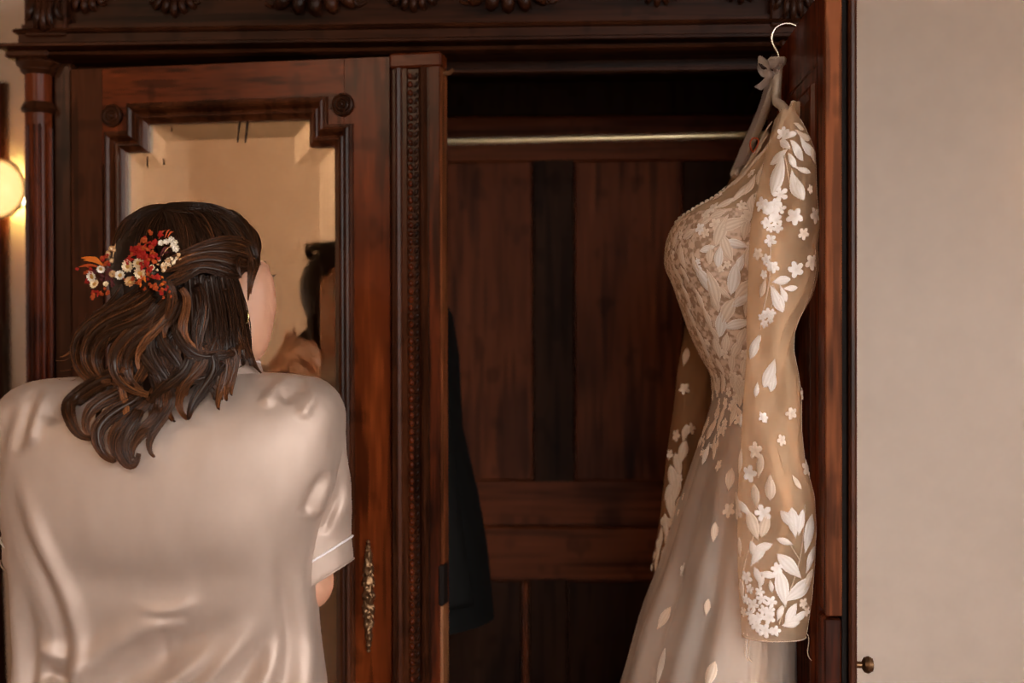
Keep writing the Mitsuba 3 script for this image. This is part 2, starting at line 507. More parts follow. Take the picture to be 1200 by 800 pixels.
# cornice: one mitred moulding round three sides, the frieze above it, and the crown out of sight
zz = lambda py: zf(py, 600, -0.04)
zt = zz(-44)
prof = [(-0.045, zz(76)), (-0.026, zz(76)), (-0.024, zz(75)), (-0.024, zz(72)), (-0.027, zz(71)), (-0.034, zz(70.5)), (-0.034, zz(61)), (0.026, zz(60.5)), (0.030, zz(60)), (0.036, zz(57)), (0.038, zz(53.5)), (0.027, zz(53)), (0.027, zz(51)), (0.047, zz(50)), (0.052, zz(48)), (0.052, zz(45)),
        (0.046, zz(43.5)), (0.030, zz(42)), (0.026, zz(40)), (0.026, zz(30)), (0.031, zz(29)), (0.033, zz(26.5)), (0.030, zz(24)), (0.022, zz(23)), (0.022, zz(18)), (0.0, zz(17.5)), (-0.004, zz(17.5))]
path = [(SR + 0.012, YBK), (SR + 0.012, 0.0), (SL - 0.012, 0.0), (SL - 0.012, YBK)]
P = sweep_frame(path, [(a, b) for a, b in prof])
# offset to the left of this path points inward, so mirror it
P = sweep_frame(path[::-1], [(-a, b) for a, b in prof]) if False else P


def cornice(prof):
    pth = np.array([(SL - 0.012, YBK), (SL - 0.012, 0.0), (SR + 0.012, 0.0), (SR + 0.012, YBK)])
    P = sweep_frame(pth, [(-a, b) for a, b in prof])
    m = grid(P)
    if m.face_normals[:, 1].sum() > 0:
        m.invert()
    return m


add(W + '__cornice', cornice(prof), 'wood_dark_level', smooth=25)
crown = [(0.022, zt), (0.03, zt + 0.01), (0.055, zt + 0.03), (0.06, zt + 0.05), (0.08, zt + 0.065), (0.08, zt + 0.085), (-0.02, zt + 0.085)]
add(W + '__crown_moulding', cornice(crown), 'wood_dark_level', smooth=25)
add(W + '__roof_board', box(SL - 0.07, SR + 0.07, -0.06, YBK, zt + 0.086, zt + 0.1), 'wood_dark_level')
# frieze panel, set back between the corner blocks
add(W + '__frieze_panel', box(SL - 0.005, SR + 0.005, -0.003, 0.03, zz(19), zt + 0.02), 'wood_dark_level')
add(W + '__side_frieze', box(SL - 0.013, SL, 0.03, YBK, zz(19), zt + 0.02), 'wood_dark_level')
add(W + '__side_frieze', box(SR, SR + 0.013, 0.03, YBK, zz(19), zt + 0.02), 'wood_dark_level')


def acanthus(cx, z0, z1, w, y, n=5, seed=0):
    """a fan of fluted leaf lobes carved in relief, hanging down from z1 to z0"""
    r = np.random.default_rng(seed)
    ms = []
    for i in range(n):
        u = (i - (n - 1) / 2) / max((n - 1) / 2, 1)
        tip = z0 + (z1 - z0) * 0.22 * abs(u) ** 1.5 + r.uniform(0, 0.1) * (z1 - z0) * 0.3
        xs = cx + u * w * 0.42
        path = smoothpath([[cx + u * w * 0.16, y, z1], [cx + u * w * 0.36, y - 0.004, (z1 + z0) / 2], [xs, y - 0.006, tip + 0.004], [xs + u * 0.004, y - 0.002, tip]], 12)
        ms.append(tube(path, np.interp(np.linspace(0, 1, 12), [0, 0.5, 0.85, 1], [0.7, 1.0, 0.8, 0.25]) * w / n * 0.5, 8, True, 1.0))
        for sgn in (-1, 1):
            q = path + np.array([sgn * w / n * 0.3, -0.002, 0.002])
            ms.append(tube(q[3:], np.linspace(0.0025, 0.001, 9), 5))
    return cat(ms)


for sgn, cxp in ((-1, None), (1, None)):
    x0 = SL - 0.012 if sgn < 0 else SR + 0.012
    c = x0 - sgn * 0.018
    kb = add(W + '__corner_block', box(c - 0.033, c + 0.033, -0.030, 0.0, zz(34), zt + 0.01, 0.003), 'wood_dark_level')
    add(W + '__corner_block__carving' if sgn < 0 else kb + '__carving', acanthus(c, zz(31), zz(-42), 0.056, -0.029, 5, 3), 'wood_dark', smooth=50)


def scroll(cx, zbot, w, seed):
    """carved lobe of the frieze: fluted shell between two curling stems"""
    ztop_ = zz(-34)
    ms = [acanthus(cx, zbot, ztop_, w, -0.004, 5, seed)]
    for s in (-1, 1):
        t = np.linspace(0, 1, 26)
        a = 0.3 + t * 5.0
        rr = w * 0.42 * (1 - 0.75 * t)
        ms.append(tube(np.stack([cx + s * (w * 0.55 + rr * np.cos(a) * 0.8), -0.006 + 0 * t, zbot + 0.028 + rr * np.sin(a) * 0.6], 1), 0.0045 * (1 - 0.5 * t), 7))
    return cat(ms)


for i, (pxc, pyb, wpx) in enumerate(((100, 3, 50), (205, 9, 50), (370, 10, 100), (485, 8, 52), (596, 10, 96), (770, 5, 46), (868, 3, 50))):
    cx = aty(pxc, 5, -0.004)[0]
    add(W + '__frieze_carving', scroll(cx, zz(pyb), wpx / 760.0, i), 'wood_dark', smooth=50)

# columns at the corners, with capital, neck ring and fluted shaft
CR = 0.0205
CXL = aty(45.5, 200, -0.008)[0]
for s, cx in enumerate((CXL, SL + SR - CXL)):
    zc = lambda py: zf(py, 45, -0.02)
    kc = add(W + '__column', lathe([(0.0, zc(85)), (CR + 0.0004, zc(85)), (CR, zc(100)), (CR, zc(119)), (CR + 0.001, zc(122)), (0.0, zc(122))], 40, (cx, -0.008, 0)), 'wood_upright')
    add(kc + '__capital', lathe([(0.0, zc(70)), (0.032, zc(70)), (0.034, zc(72.5)), (0.033, zc(75)), (0.029, zc(78)), (0.027, zc(80)), (0.0275, zc(82)), (0.024, zc(85)), (CR, zc(87)), (0, zc(87))], 40, (cx, -0.008, 0)), 'wood_dark')
    add(kc + '__neck_ring', lathe([(0.0, zc(119)), (CR + 0.001, zc(119)), (CR + 0.004, zc(122)), (CR + 0.0055, zc(125)), (CR + 0.007, zc(127)), (CR + 0.004, zc(130)), (CR, zc(132)), (0, zc(132))], 40, (cx, -0.008, 0)), 'wood_dark')
    za, zb_ = zc(131), ZB + 0.02
    zs = np.r_[np.linspace(za, zc(160), 24), np.linspace(zc(165), zb_, 12)]
    th = np.linspace(0, 2 * PI, 160, endpoint=False)
    d = np.abs(((th / (2 * PI) * 14) % 1) - 0.5)                # 14 flutes
    gr = np.clip(1 - (d / 0.27) ** 2, 0, 1) ** 0.5
    top = np.clip((zc(146) - zs[:, None]) / 0.012, 0, 1) ** 0.5
    start = (zc(146) - 0.006 * (1 - np.sqrt(np.clip(1 - (d / 0.27) ** 2, 0, 1))))[None] - zs[:, None] > 0
    rad = CR - 0.0045 * gr[None] * start
    Pc = np.stack([cx + rad * np.cos(th), -0.008 + rad * np.sin(th), np.broadcast_to(zs[:, None], rad.shape)], -1)
    mm = grid(Pc, False, True)
    if mm.volume < 0:
        mm.invert()
    add(kc + '__shaft', mm, 'wood_upright', smooth=40)
    add(kc + '__base_block', box(cx - 0.034, cx + 0.034, -0.042, 0.006, ZB - 0.03, ZB + 0.03), 'wood_dark')
    add(kc + '__abacus', box(cx - 0.040, cx + 0.028, -0.042, 0.02, zc(70.5), zc(60), 0.004), 'wood_dark_level')

# ---- the mirror door, hinged at the left and standing ajar
DA = math.radians(8.0)                        # opened towards the room
DM = mat(rz(-DA), (XOL + 0.002, 0.0, 0.0))    # door frame: u from the hinge, v away, z up
DI = np.linalg.inv(DM)


def atd(px, py, v=0.0):
    o, d = DI[:3, :3] @ CAM + DI[:3, 3], DI[:3, :3] @ ray(px, py)
    q = o + d * ((v - o[1]) / d[1])
    return q[0], q[2]


MD = W + '__mirror_door'


def addd(key, m, *a, **k):
    return add(MD + key, xf(m, DM), *a, **k)


U1 = atd(457, 300)[0]
ZT = ZTOP - 0.004
ml, mr = atd(145, 300)[0], atd(392, 300)[0]
mt = atd(265, 141)[1]
nl, nr = atd(170.5, 160)[0], atd(362, 160)[0]
nzl, nzr = atd(158, 178.5)[1], atd(378, 168)[1]
nz = (nzl + nzr) / 2
mb = ZB + 0.16
mw = 0.031                                    # width of the moulding round the glass
opening = np.array([(ml, mb), (mr, mb), (mr, nz), (nr, nz), (nr, mt), (nl, mt), (nl, nz), (ml, nz)])
op = sg.Polygon(opening)
outer = op.buffer(mw * 0.7, join_style='mitre')
uL = ml - mw * 0.5
uR = mr + mw * 0.5
# stiles and rails, shaped round the opening
j1, j2 = atd(120, 100)[0], atd(403, 100)[0]
zl = nz - 0.02
body = lambda g: g.difference(outer)
addd('', prism(body(sg.box(j1, mt + 0.012, j2, ZT)), 0.0, 0.024, 'y'), 'wood_level', smooth=False, label='mirrored wardrobe door standing slightly ajar')
addd('__stile', prism(body(sg.box(0.0, ZB + 0.005, j1 - 0.0006, ZT)), 0.0, 0.024, 'y'), 'wood_stile', smooth=False)
addd('__stile', prism(body(sg.box(j2 + 0.0006, ZB + 0.005, U1, ZT)), 0.0, 0.024, 'y'), 'wood_upright', smooth=False)
addd('__ear_block', prism(body(sg.box(j1, zl, nl, mt + 0.0115)), 0.0, 0.024, 'y'), 'wood_upright', smooth=False)
addd('__ear_block', prism(body(sg.box(nr, zl, j2, mt + 0.0115)), 0.0, 0.024, 'y'), 'wood_upright', smooth=False)
addd('__bottom_rail', prism(body(sg.box(j1, ZB + 0.005, j2, mb - 0.005)), 0.0, 0.024, 'y'), 'wood_level', smooth=False)
# moulding (offset outwards from the glass, height towards the room)
mp = [(-0.001, 0.016), (-0.001, 0.006), (0.003, 0.002), (0.006, -0.001), (0.0075, -0.005), (0.010, -0.0055), (0.0115, -0.001), (0.014, 0.0), (0.0165, -0.003), (0.019, -0.009), (0.0225, -0.012),
      (0.0255, -0.011), (0.027, -0.006), (0.0295, -0.0055), (0.031, -0.002), (0.031, 0.002)]
Pm = sweep_frame(opening, [(-a, b) for a, b in mp], True)
mm = grid(np.stack([Pm[..., 0], Pm[..., 2], Pm[..., 1]], -1), True, False)
if mm.face_normals[:, 1].sum() > 0:
    mm.invert()
addd('__moulding', mm, 'wood_moulding', smooth=25)
# bevelled glass
bv, vm = 0.027, 0.012
inner = np.array(sg.Polygon(opening).buffer(-bv, join_style='mitre').exterior.coords)[:-1]
Pi = sweep_frame(opening, [(-0.002, vm + 0.0022), (bv, vm)], True)
mir = grid(np.stack([Pi[..., 0], Pi[..., 2], Pi[..., 1]], -1), True, False)
tri = trimesh.creation.triangulate_polygon(sg.Polygon(Pi[:, 1, :2]), engine='earcut')
flat = tm(np.c_[tri[0][:, 0], np.full(len(tri[0]), vm), tri[0][:, 1]], tri[1])
if flat.face_normals[0][1] > 0:
    flat.invert()
if mir.face_normals[:, 1].sum() > 0:
    mir.invert()
addd('__mirror', cat([flat, mir]), 'mirror_glass', smooth=False, label='bevelled mirror with foxed silvering')
for (px, py, L, lean) in ((279.5, 154, 0.034, 0.10), (289, 152, 0.040, 0.10), (172.5, 189, 0.016, 0.0), (192, 190, 0.009, 0.0), (175, 157, 0.004, 0.0), (201, 152, 0.005, 0.0)):
    u, z = atd(px, py, vm)
    n = 7
    t = np.linspace(-0.5, 0.5, n)
    wv = 0.0012 * (0.5 + meshkit.noise(np.c_[t * 7 + px, t * 0, t * 0]))
    Pq = np.stack([np.stack([u + lean * t * L - wv, np.full(n, vm - 0.0004), z + t * L], -1), np.stack([u + lean * t * L + wv, np.full(n, vm - 0.0004), z + t * L], -1)], 1)
    addd('__mirror_stain', grid(Pq), 'black_gap', smooth=False)
addd('__backing_board', box(ml - 0.02, mr + 0.02, vm + 0.006, vm + 0.014, mb - 0.02, mt + 0.02), 'inner_dark')
# turned rosettes in the ears of the frame
ros = lathe([(0.0175, 0), (0.0178, 0.003), (0.0165, 0.0065), (0.0145, 0.0072), (0.0128, 0.0045), (0.0112, 0.0042), (0.0098, 0.0068), (0.0080, 0.0075), (0.0066, 0.0048), (0.0052, 0.0046), (0.0040, 0.0085), (0.0022, 0.0105), (0.0, 0.011)], 40, (0, 0, 0), 'y')
for px, py in ((132, 136), (402, 123)):
    u, z = atd(px, py)
    add(MD + '__rosette', xf(ros, DM @ mat(None, (u, 0, z))), 'wood_dark', smooth=40)

# the meeting post on the door's free edge: a moulded strip with a carved band of beads
MP = W + '__meeting_post'
ua, ub = atd(457.5, 300, -0.012)[0], atd(518, 300, -0.012)[0]
f = lambda px: atd(px, 300, -0.012)[0]
pp = [(ua, 0.024), (ua, -0.004), (ua + 0.003, -0.006), (f(463), -0.006), (f(464), -0.014), (f(467), -0.017), (f(470), -0.014), (f(471.5), -0.010), (f(476.5), -0.010), (f(477.5), -0.006), (f(490), -0.006),
      (f(491), -0.010), (f(493), -0.013), (f(495), -0.019), (f(498), -0.020), (f(500.5), -0.016), (f(501.5), -0.013), (f(503), -0.015), (f(515.5), -0.015), (f(518), -0.012), (f(518), 0.024)]
zA, zB_, zC_ = ZB + 0.005, zf(655, 518, -0.05), zf(703, 518, -0.05)
pq = pp[:-4] + [(f(503), -0.013), (f(503), 0.024)]
add(MP + '__face_band', xf(prism([(f(503.2), -0.013), (f(504), -0.0155), (f(515.5), -0.0155), (f(518), -0.012), (f(518), 0.024), (f(503.2), 0.024)], zA, ZT - 0.02, 'z'), DM), 'wood_upright', smooth=25)
add(MP, xf(prism(np.array(pq), zA, ZT - 0.02, 'z'), DM), 'wood_moulding', smooth=25, label='moulded meeting post with a carved band of beads')
add(MP + '__cap', xf(box(ua, f(518), -0.016, 0.024, ZT - 0.0198, ZT + 0.002, 0.003), DM), 'wood_level')
# worn bare edge and the lock's dark mouth low on the edge
add(MP + '__edge_strip', xf(prism([(f(513.5), -0.0150), (f(516), -0.0164), (f(518.6), -0.0135), (f(518.6), 0.02), (f(517.5), 0.02)], zA, zC_ - 0.141, 'z'), DM), 'bare_wood', label='worn bare wood edge')
add(MP + '__edge_strip', xf(prism([(f(514.5), -0.0150), (f(516), -0.0160), (f(518.4), -0.0135), (f(518.4), 0.02), (f(517.5), 0.02)], zC_ - 0.14, zC_, 'z'), DM), 'bare_wood')
add(MP + '__edge_strip', xf(prism([(f(516.3), -0.0150), (f(517.2), -0.0160), (f(518.5), -0.0135), (f(518.5), 0.02), (f(517.5), 0.02)], zB_ + 0.001, ZT - 0.022, 'z'), DM), 'edge_wood')
add(MP + '__lock_mouth', xf(box(f(512.5), f(519.5), -0.0175, 0.012, zC_, zB_, 0.003), DM), 'black_gap', label='dark mouth of the lock')
zpk = zf(89, 522, -0.06)
add(MP + '__catch_peg', xf(tube([[f(516), 0.0, zpk], [f(525), 0.0, zpk], [f(530), -0.002, zpk + 0.004]], [0.0035, 0.0035, 0.0028], 10), DM), 'bare_wood')
z0, z1 = zA + 0.03, zf(88, 485, -0.06)
nb = int((z1 - z0) / 0.0123)
bead = trimesh.creation.icosphere(2, 1.0)
bv_ = np.array(bead.vertices) * [0.0036, 0.0042, 0.0050]
leaf = cat([tm(bv_ @ rz(0).T, bead.faces)])
lv = np.array(bead.vertices) * [0.0030, 0.0028, 0.0062]
bead_d = mikit.ply(xf(tm(bv_, bead.faces), mat(DM[:3, :3])), 'wood_upright', True)
b2 = trimesh.creation.icosphere(1, 1.0)
leaf_d = mikit.ply(xf(xf(tm(np.array(b2.vertices) * [0.0030, 0.0028, 0.0062], b2.faces), mat(ry(0.5))), mat(DM[:3, :3])), 'wood_dark', True)
for i in range(nb):
    z = z0 + (i + 0.5) * (z1 - z0) / nb
    q = DM @ np.array([f(480.5), -0.0075, z, 1])
    add(MP + '__bead', copy_at(bead_d, mat(None, q[:3])), None)
    q = DM @ np.array([f(487), -0.0065, z, 1])
    add(MP + '__carved_leaf', copy_at(leaf_d, mat(None, q[:3])), None)

# cast escutcheon on the right stile
def escutcheon():
    z = np.linspace(-1, 1, 90)
    w = 0.0085 * (1 - np.abs(z) ** 1.8) ** 0.7 * (0.84 + 0.2 * np.cos(z * 24)) + 0.0016
    th = np.linspace(-PI / 2, PI / 2, 15)
    x = w[:, None] * np.sin(th)
    nz_ = meshkit.fbm(np.stack([x * 420, np.broadcast_to(z[:, None] * 16, x.shape), x * 0], -1), 3, 4)
    y = -np.cos(th)[None] ** 0.6 * (0.0035 + 0.0055 * (1 - np.abs(z[:, None])) ** 0.5) * (0.5 + 1.0 * nz_)
    return grid(np.stack([x, y, np.broadcast_to(z[:, None] * 0.080, x.shape)], -1))


u, z = atd(432.5, 698)
ms = [escutcheon()]
for zz_, rr in ((0.082, 0.0032), (-0.082, 0.0032), (0.074, 0.0042), (-0.074, 0.0042), (0.064, 0.0048), (-0.064, 0.0048), (0.046, 0.005), (-0.046, 0.005)):
    s_ = trimesh.creation.icosphere(2, rr); ms.append(tm(np.array(s_.vertices) * [1, 0.8, 1] + [0, -0.003, zz_], s_.faces))
for i in range(7):                            # scrolling stems at both sides
    for s in (-1, 1):
        t = np.linspace(0, 1, 14); a = t * 4.6
        zc_ = (i - 3) * 0.0155
        ms.append(tube(np.stack([s * (0.0062 * (1 - (abs(i - 3) / 4.2) ** 2) + 0.0028 * (1 - t * .7) * np.cos(a)), -0.0045 + 0 * t, zc_ + 0.005 * (1 - t * .7) * np.sin(a)], 1), 0.0012, 6))
mes = cat(ms)
if mes.face_normals[:len(ms[0].faces), 1].sum() > 0:
    mes.faces[:len(ms[0].faces)] = mes.faces[:len(ms[0].faces), ::-1]
addd('__escutcheon', xf(mes, mat(None, (u, -0.001, z))), 'bronze', smooth=50, label='long ornate cast bronze escutcheon')

# ---- the right door, swung fully open towards the room; it is seen from its free edge
OD = W + '__open_door'
XH, DW, DTH = XOR, 0.492, 0.0375
ye, ZTo = -DW, ZTOP - 0.004


def od(key, x0, x1, y0, y1, z0, z1, m, b=0.002, **k):
    return add(OD + key, box(XH + x0, XH + x1, y0, y1, z0, z1, b), m, **k)


zs_ = atx(985, 745, XH)[1]
od('', 0.0, 0.021, ye + 0.058, -0.058, ZB + 0.1, ZTo - 0.085, 'wood_upright', label='right wardrobe door swung wide open')
od('__stile', 0.0, 0.021, -0.0575, 0.0, ZB + 0.005, ZTo, 'wood_dark')
od('__stile', 0.0, 0.020, ye + 0.004, ye + 0.0575, zs_ + 0.002, ZTo, 'wood_upright', 0.004)
od('__stile', 0.0, 0.020, ye + 0.0065, ye + 0.0575, ZB + 0.005, zs_ - 0.002, 'wood_upright', 0.003)
od('__rail', 0.0, 0.021, ye + 0.058, -0.058, ZTo - 0.0845, ZTo, 'wood_upright')
od('__rail', 0.0, 0.021, ye + 0.058, -0.058, ZB + 0.005, ZB + 0.0995, 'wood_upright')
# raised field of the panel, and the bead that frames it
yA, yB, zA2, zB2 = ye + 0.075, -0.072, ZB + 0.118, ZTo - 0.105
bp = np.array([(yA, zA2), (yB, zA2), (yB, zB2), (yA, zB2)])
Pm = sweep_frame(bp, [(0.0, 0.0), (0.002, 0.005), (0.006, 0.006), (0.010, 0.003), (0.014, 0.0)], True)
mm = grid(np.stack([XH - Pm[..., 2], Pm[..., 0], Pm[..., 1]], -1), True, False)
if mm.face_normals[:, 0].sum() > 0:
    mm.invert()
add(OD + '__panel_bead', mm, 'wood_upright', smooth=25)
od('__edge_lipping', 0.0, 0.0195, ye - 0.0005, ye + 0.0035, zs_ + 0.002, ZTo, 'edge_wood', 0.0015, label='paler wood of the closing edge')
od('__edge_lipping', 0.0, 0.0185, ye + 0.0025, ye + 0.006, ZB + 0.005, zs_ - 0.002, 'wood_upright', 0.0015)
od('__edge_groove', 0.0205, 0.0275, ye + 0.010, 0.0, ZB + 0.005, ZTo, 'black_gap', 0.001)
od('__face_strip', 0.0280, 0.0375, ye, 0.0, ZB + 0.005, ZTo, 'wood_moulding', 0.003)
y_, z_ = atx(1030, 799, XH + 0.05)
add(OD + '__knob', lathe([(0.0, -0.015), (0.004, -0.015), (0.004, 0.003), (0.009, 0.006), (0.0105, 0.011), (0.008, 0.016), (0.0, 0.018)], 24, (XH + 0.045, ye + 0.03, z_ - 0.002), 'x'), 'bronze', smooth=40, label='small round bronze knob')

# ------------------------------------------------------------------ wall lamps and the things at the left edge
scene['opal_glass'] = pr((0.8, 0.7, 0.52), 0.3, 0.5)


def sconce(px, py, dy, power, label):
    """opal glass drum on a brass plate, face turned to the room"""
    x, z = aty(px, py, YB - dy)
    y = YB
    k = 'wall_sconce' if 'wall_sconce__back_plate' not in scene else 'wall_sconce_001'
    tag(k, label, 'wall lamp', 'pair of wall sconces')
    add(k + '__back_plate', lathe([(0.0, 0), (0.035, 0), (0.035, 0.006), (0.028, 0.011), (0.0, 0.012)], 32, (x, y, z), 'y'), 'brass')
    add(k + '__arm', tube([[x, y - 0.01, z], [x, y - dy + 0.03, z]], 0.008, 12), 'brass')
    c = (x, y - dy, z)
    prof = [(0.0, -0.030), (0.030, -0.028), (0.045, -0.020), (0.052, -0.006), (0.052, 0.004), (0.046, 0.014), (0.034, 0.022), (0.016, 0.026), (0.0, 0.027)]
    add(k + '__shade', {**mikit.ply(lathe(prof, 40, c, 'y'), 'opal_glass', True), 'emitter': {'type': 'area', 'radiance': {'type': 'rgb', 'value': [power * 1.0, power * 0.58, power * 0.22]}}}, None, label='glowing opal glass shade')
    th_ = np.linspace(0, 2 * PI, 33)
    halo = tube(np.stack([x + 0.034 * np.cos(th_), np.full(33, y - 0.024), z + 0.034 * np.sin(th_)], 1), 0.004, 8, False)
    add(k + '__bulb_ring', {**mikit.ply(halo, 'opal_glass', True), 'emitter': {'type': 'area', 'radiance': {'type': 'rgb', 'value': [power * 85.0, power * 35.0, power * 9.0]}}}, None, label='ring of light behind the shade')
    t = np.linspace(0, 2 * PI, 41)[:-1]
    ring = np.stack([c[0] + 0.055 * np.cos(t), np.full(40, c[1] + 0.002), c[2] + 0.055 * np.sin(t)], 1)
    Pt = ring[:, None] + 0.0045 * np.stack([np.cos(t)[:, None] * np.cos(np.linspace(0, 2 * PI, 9)[:-1]), np.broadcast_to(np.sin(np.linspace(0, 2 * PI, 9)[:-1]), (40, 8)), np.sin(t)[:, None] * np.cos(np.linspace(0, 2 * PI, 9)[:-1])], -1)
    m = grid(Pt, True, True)
    if m.volume < 0:
        m.invert()
    add(k + '__rim', m, 'brass', smooth=True)


sconce(-5, 221, 0.085, 1.25, 'lit round opal wall lamp at the left beside the fluted wardrobe column')
sconce(1295, 205, 0.085, 1.5, 'lit round opal wall lamp on the bare wall right of the open door')
xa, z0 = aty(6, 200, YB - 0.02)[0], aty(4, 330, YB - 0.02)[1]
z1 = aty(4, 96, YB - 0.02)[1]
F = 'picture_frame'
tag(F, 'dark wooden picture frame hanging on the wall behind the left lamp', 'picture frame')
scene['canvas'] = pr((0.16, 0.11, 0.07), 0.7, 0.2)
x_r, x_l = xa, xa - 0.42
zt2, zb2 = z1, z1 - 0.62
Pm = sweep_frame([(x_l, zb2), (x_r, zb2), (x_r, zt2), (x_l, zt2)], [(0.0, 0.0), (0.0, 0.02), (0.006, 0.026), (0.02, 0.022), (0.034, 0.012), (0.036, 0.004)], True)
mm = grid(np.stack([Pm[..., 0], YB - Pm[..., 2], Pm[..., 1]], -1), True, False)
if mm.face_normals[:, 1].sum() > 0:
    mm.invert()
add(F, mm, 'wood_dark', smooth=30)
add(F + '__canvas', box(x_l, x_r, YB - 0.012, YB - 0.006, zb2, zt2), 'canvas')
# the turned post of a bedstead at the far left
x, z = aty(-16, 352, 0.30)
add('bed_post', lathe([(0.0, z), (0.012, z - 0.004), (0.020, z - 0.02), (0.026, z - 0.04), (0.030, z - 0.06), (0.030, z - 0.20), (0.034, z - 0.21), (0.034, z - 0.23), (0.026, z - 0.25), (0.024, z - 0.4), (0.032, z - 0.7), (0.034, z - 0.72), (0.034, 0.0), (0.0, 0.0)], 28, (x, 0.30, 0)),
    'wood_dark', label='dark turned wooden post standing at the far left below the lamp', cat_='bed post')

# the room's ceiling lamp, behind the viewer
CL = 'pendant_lamp'
tag(CL, 'round opal pendant lamp hanging from the ceiling behind the viewer', 'ceiling lamp')
lx, ly, lz = -1.35, -2.55, 2.35
add(CL + '__shade', {**mikit.ply(lathe([(0.0, -0.12), (0.06, -0.105), (0.105, -0.06), (0.12, 0.0), (0.105, 0.06), (0.06, 0.105), (0.03, 0.116), (0.0, 0.118)], 32, (lx, ly, lz)), 'opal_glass', True), 'emitter': {'type': 'area', 'radiance': {'type': 'rgb', 'value': [41.0, 30.5, 20.5]}}}, None, label='glowing opal glass globe')
add(CL + '__cord', tube([[lx, ly, lz + 0.115], [lx, ly, ZC - 0.03]], 0.004, 8), 'black_gap')
add(CL + '__canopy', lathe([(0.0, ZC - 0.035), (0.03, ZC - 0.033), (0.05, ZC - 0.012), (0.052, ZC), (0.0, ZC)], 24, (lx, ly, 0)), 'brass')
# ------------------------------------------------------------------ the woman
PD = 1.825                                    # distance of her spine from the lens
RH, FH = RIGHT0, np.array([FWD[0], FWD[1], 0]) / np.hypot(FWD[0], FWD[1])
PO = at(205, 400, PD); PO = np.array([PO[0], PO[1], 0.0])
PM = mat(np.stack([RH, FH, [0, 0, 1]], 1), PO)
PI_ = np.linalg.inv(PM)
SC = FPX / PD                                 # pixels per metre there


def L(px, py, dy=0.0):                        # pixel at spine distance + dy -> person frame
    q = at(px, py, PD + dy)
    return PI_[:3, :3] @ q + PI_[:3, 3]


Zp = lambda py: L(205, py)[2]
Xp = lambda px: L(px, 400)[0]
PN = 'person'
tag(PN, 'woman with wavy brown half-up hair in a champagne satin blouse, back turned, facing the mirror', 'person')
scene['skin'] = pr((0.60, 0.315, 0.205), 0.45, 0.4, sheen=0.1)


def satin_col(p, n, uv):
    t = fbm(p.x * 60, p.y * 60, p.z * 14, 2)
    return mix((0.475, 0.365, 0.305), (0.525, 0.41, 0.345), t)


scene['satin'] = pr(proc(satin_col), 0.50, 0.5, metallic=0.40, sheen=0.2, sheen_tint=0.5)
scene['white_piping'] = pr((0.80, 0.78, 0.80), 0.4, 0.4)

# head frame: s right, f facing, u up; she looks to the right
HA = math.radians(47)
fv, sv = np.array([math.sin(HA), math.cos(HA), 0.0]), np.array([math.cos(HA), -math.sin(HA), 0.0])
tilt = math.radians(4)
uv_ = np.array([0, 0, 1.0]) * math.cos(tilt) - fv * math.sin(tilt) * -0.3
HC = L(229, 325, 0.0)
HR = np.stack([sv, fv, [0, 0, 1.0]], 1)
H = lambda s, f, u: HC + HR @ np.array([s, f, u], float)

zsh = Zp(470)
SHR, SHL = np.array([Xp(350), 0.015, Zp(495)]), np.array([Xp(48), 0.015, Zp(500)])
SLR, SLL = np.array([Xp(362), 0.015, Zp(487)]), np.array([Xp(36), 0.015, Zp(490)])       # where the sleeves are set in
ELR, ELL = np.array([Xp(350), 0.045, Zp(690)]), np.array([Xp(48), 0.05, Zp(690)])
HANDR, HANDL = L(244, 420, 0.15), L(205, 428, 0.15)
F = Field((-0.34, -0.17, -0.005), (0.34, 0.38, 1.66), 0.0046)
# head
F.ball(H(0, -0.002, 0.004), (0.071, 0.090, 0.079), HR, 0.01)
F.ball(H(0, 0.034, -0.045), (0.060, 0.058, 0.066), HR, 0.02)
F.ball(H(0, 0.052, -0.092), (0.034, 0.034, 0.026), HR, 0.03)
for s in (-1, 1):
    F.ball(H(s * 0.046, 0.056, -0.036), (0.031, 0.030, 0.038), HR, 0.02)
    F.ball(H(s * 0.051, 0.058, -0.004), (0.018, 0.019, 0.020), HR, 0.02)
    F.ball(H(s * 0.046, 0.038, -0.082), (0.024, 0.034, 0.028), HR, 0.03)
    F.ball(H(s * 0.028, 0.079, 0.014), (0.018, 0.010, 0.006), HR, 0.012)
    F.ball(H(s * 0.031, 0.088, -0.004), 0.011, HR, 0.008, True)
    F.ball(H(s * 0.031, 0.0775, -0.004), 0.0118, HR, 0.004)
    F.ball(H(s * 0.073, 0.004, -0.012), (0.006, 0.016, 0.029), HR, 0.006)
    F.ball(H(s * 0.080, 0.010, -0.006), (0.004, 0.008, 0.014), HR, 0.005, True)
F.cone(H(0, 0.088, 0.004), H(0, 0.102, -0.030), 0.007, 0.009, 0.012)
for s in (-1, 1):
    F.ball(H(s * 0.010, 0.098, -0.033), (0.007, 0.009, 0.006), HR, 0.008)
F.ball(H(0, 0.089, -0.056), (0.022, 0.008, 0.005), HR, 0.006)
F.ball(H(0, 0.087, -0.065), (0.020, 0.009, 0.006), HR, 0.006)
F.cone(H(0, 0.1, -0.0605) - sv * 0.02, H(0, 0.1, -0.0605) + sv * 0.02, 0.0035, 0.0035, 0.003, True)
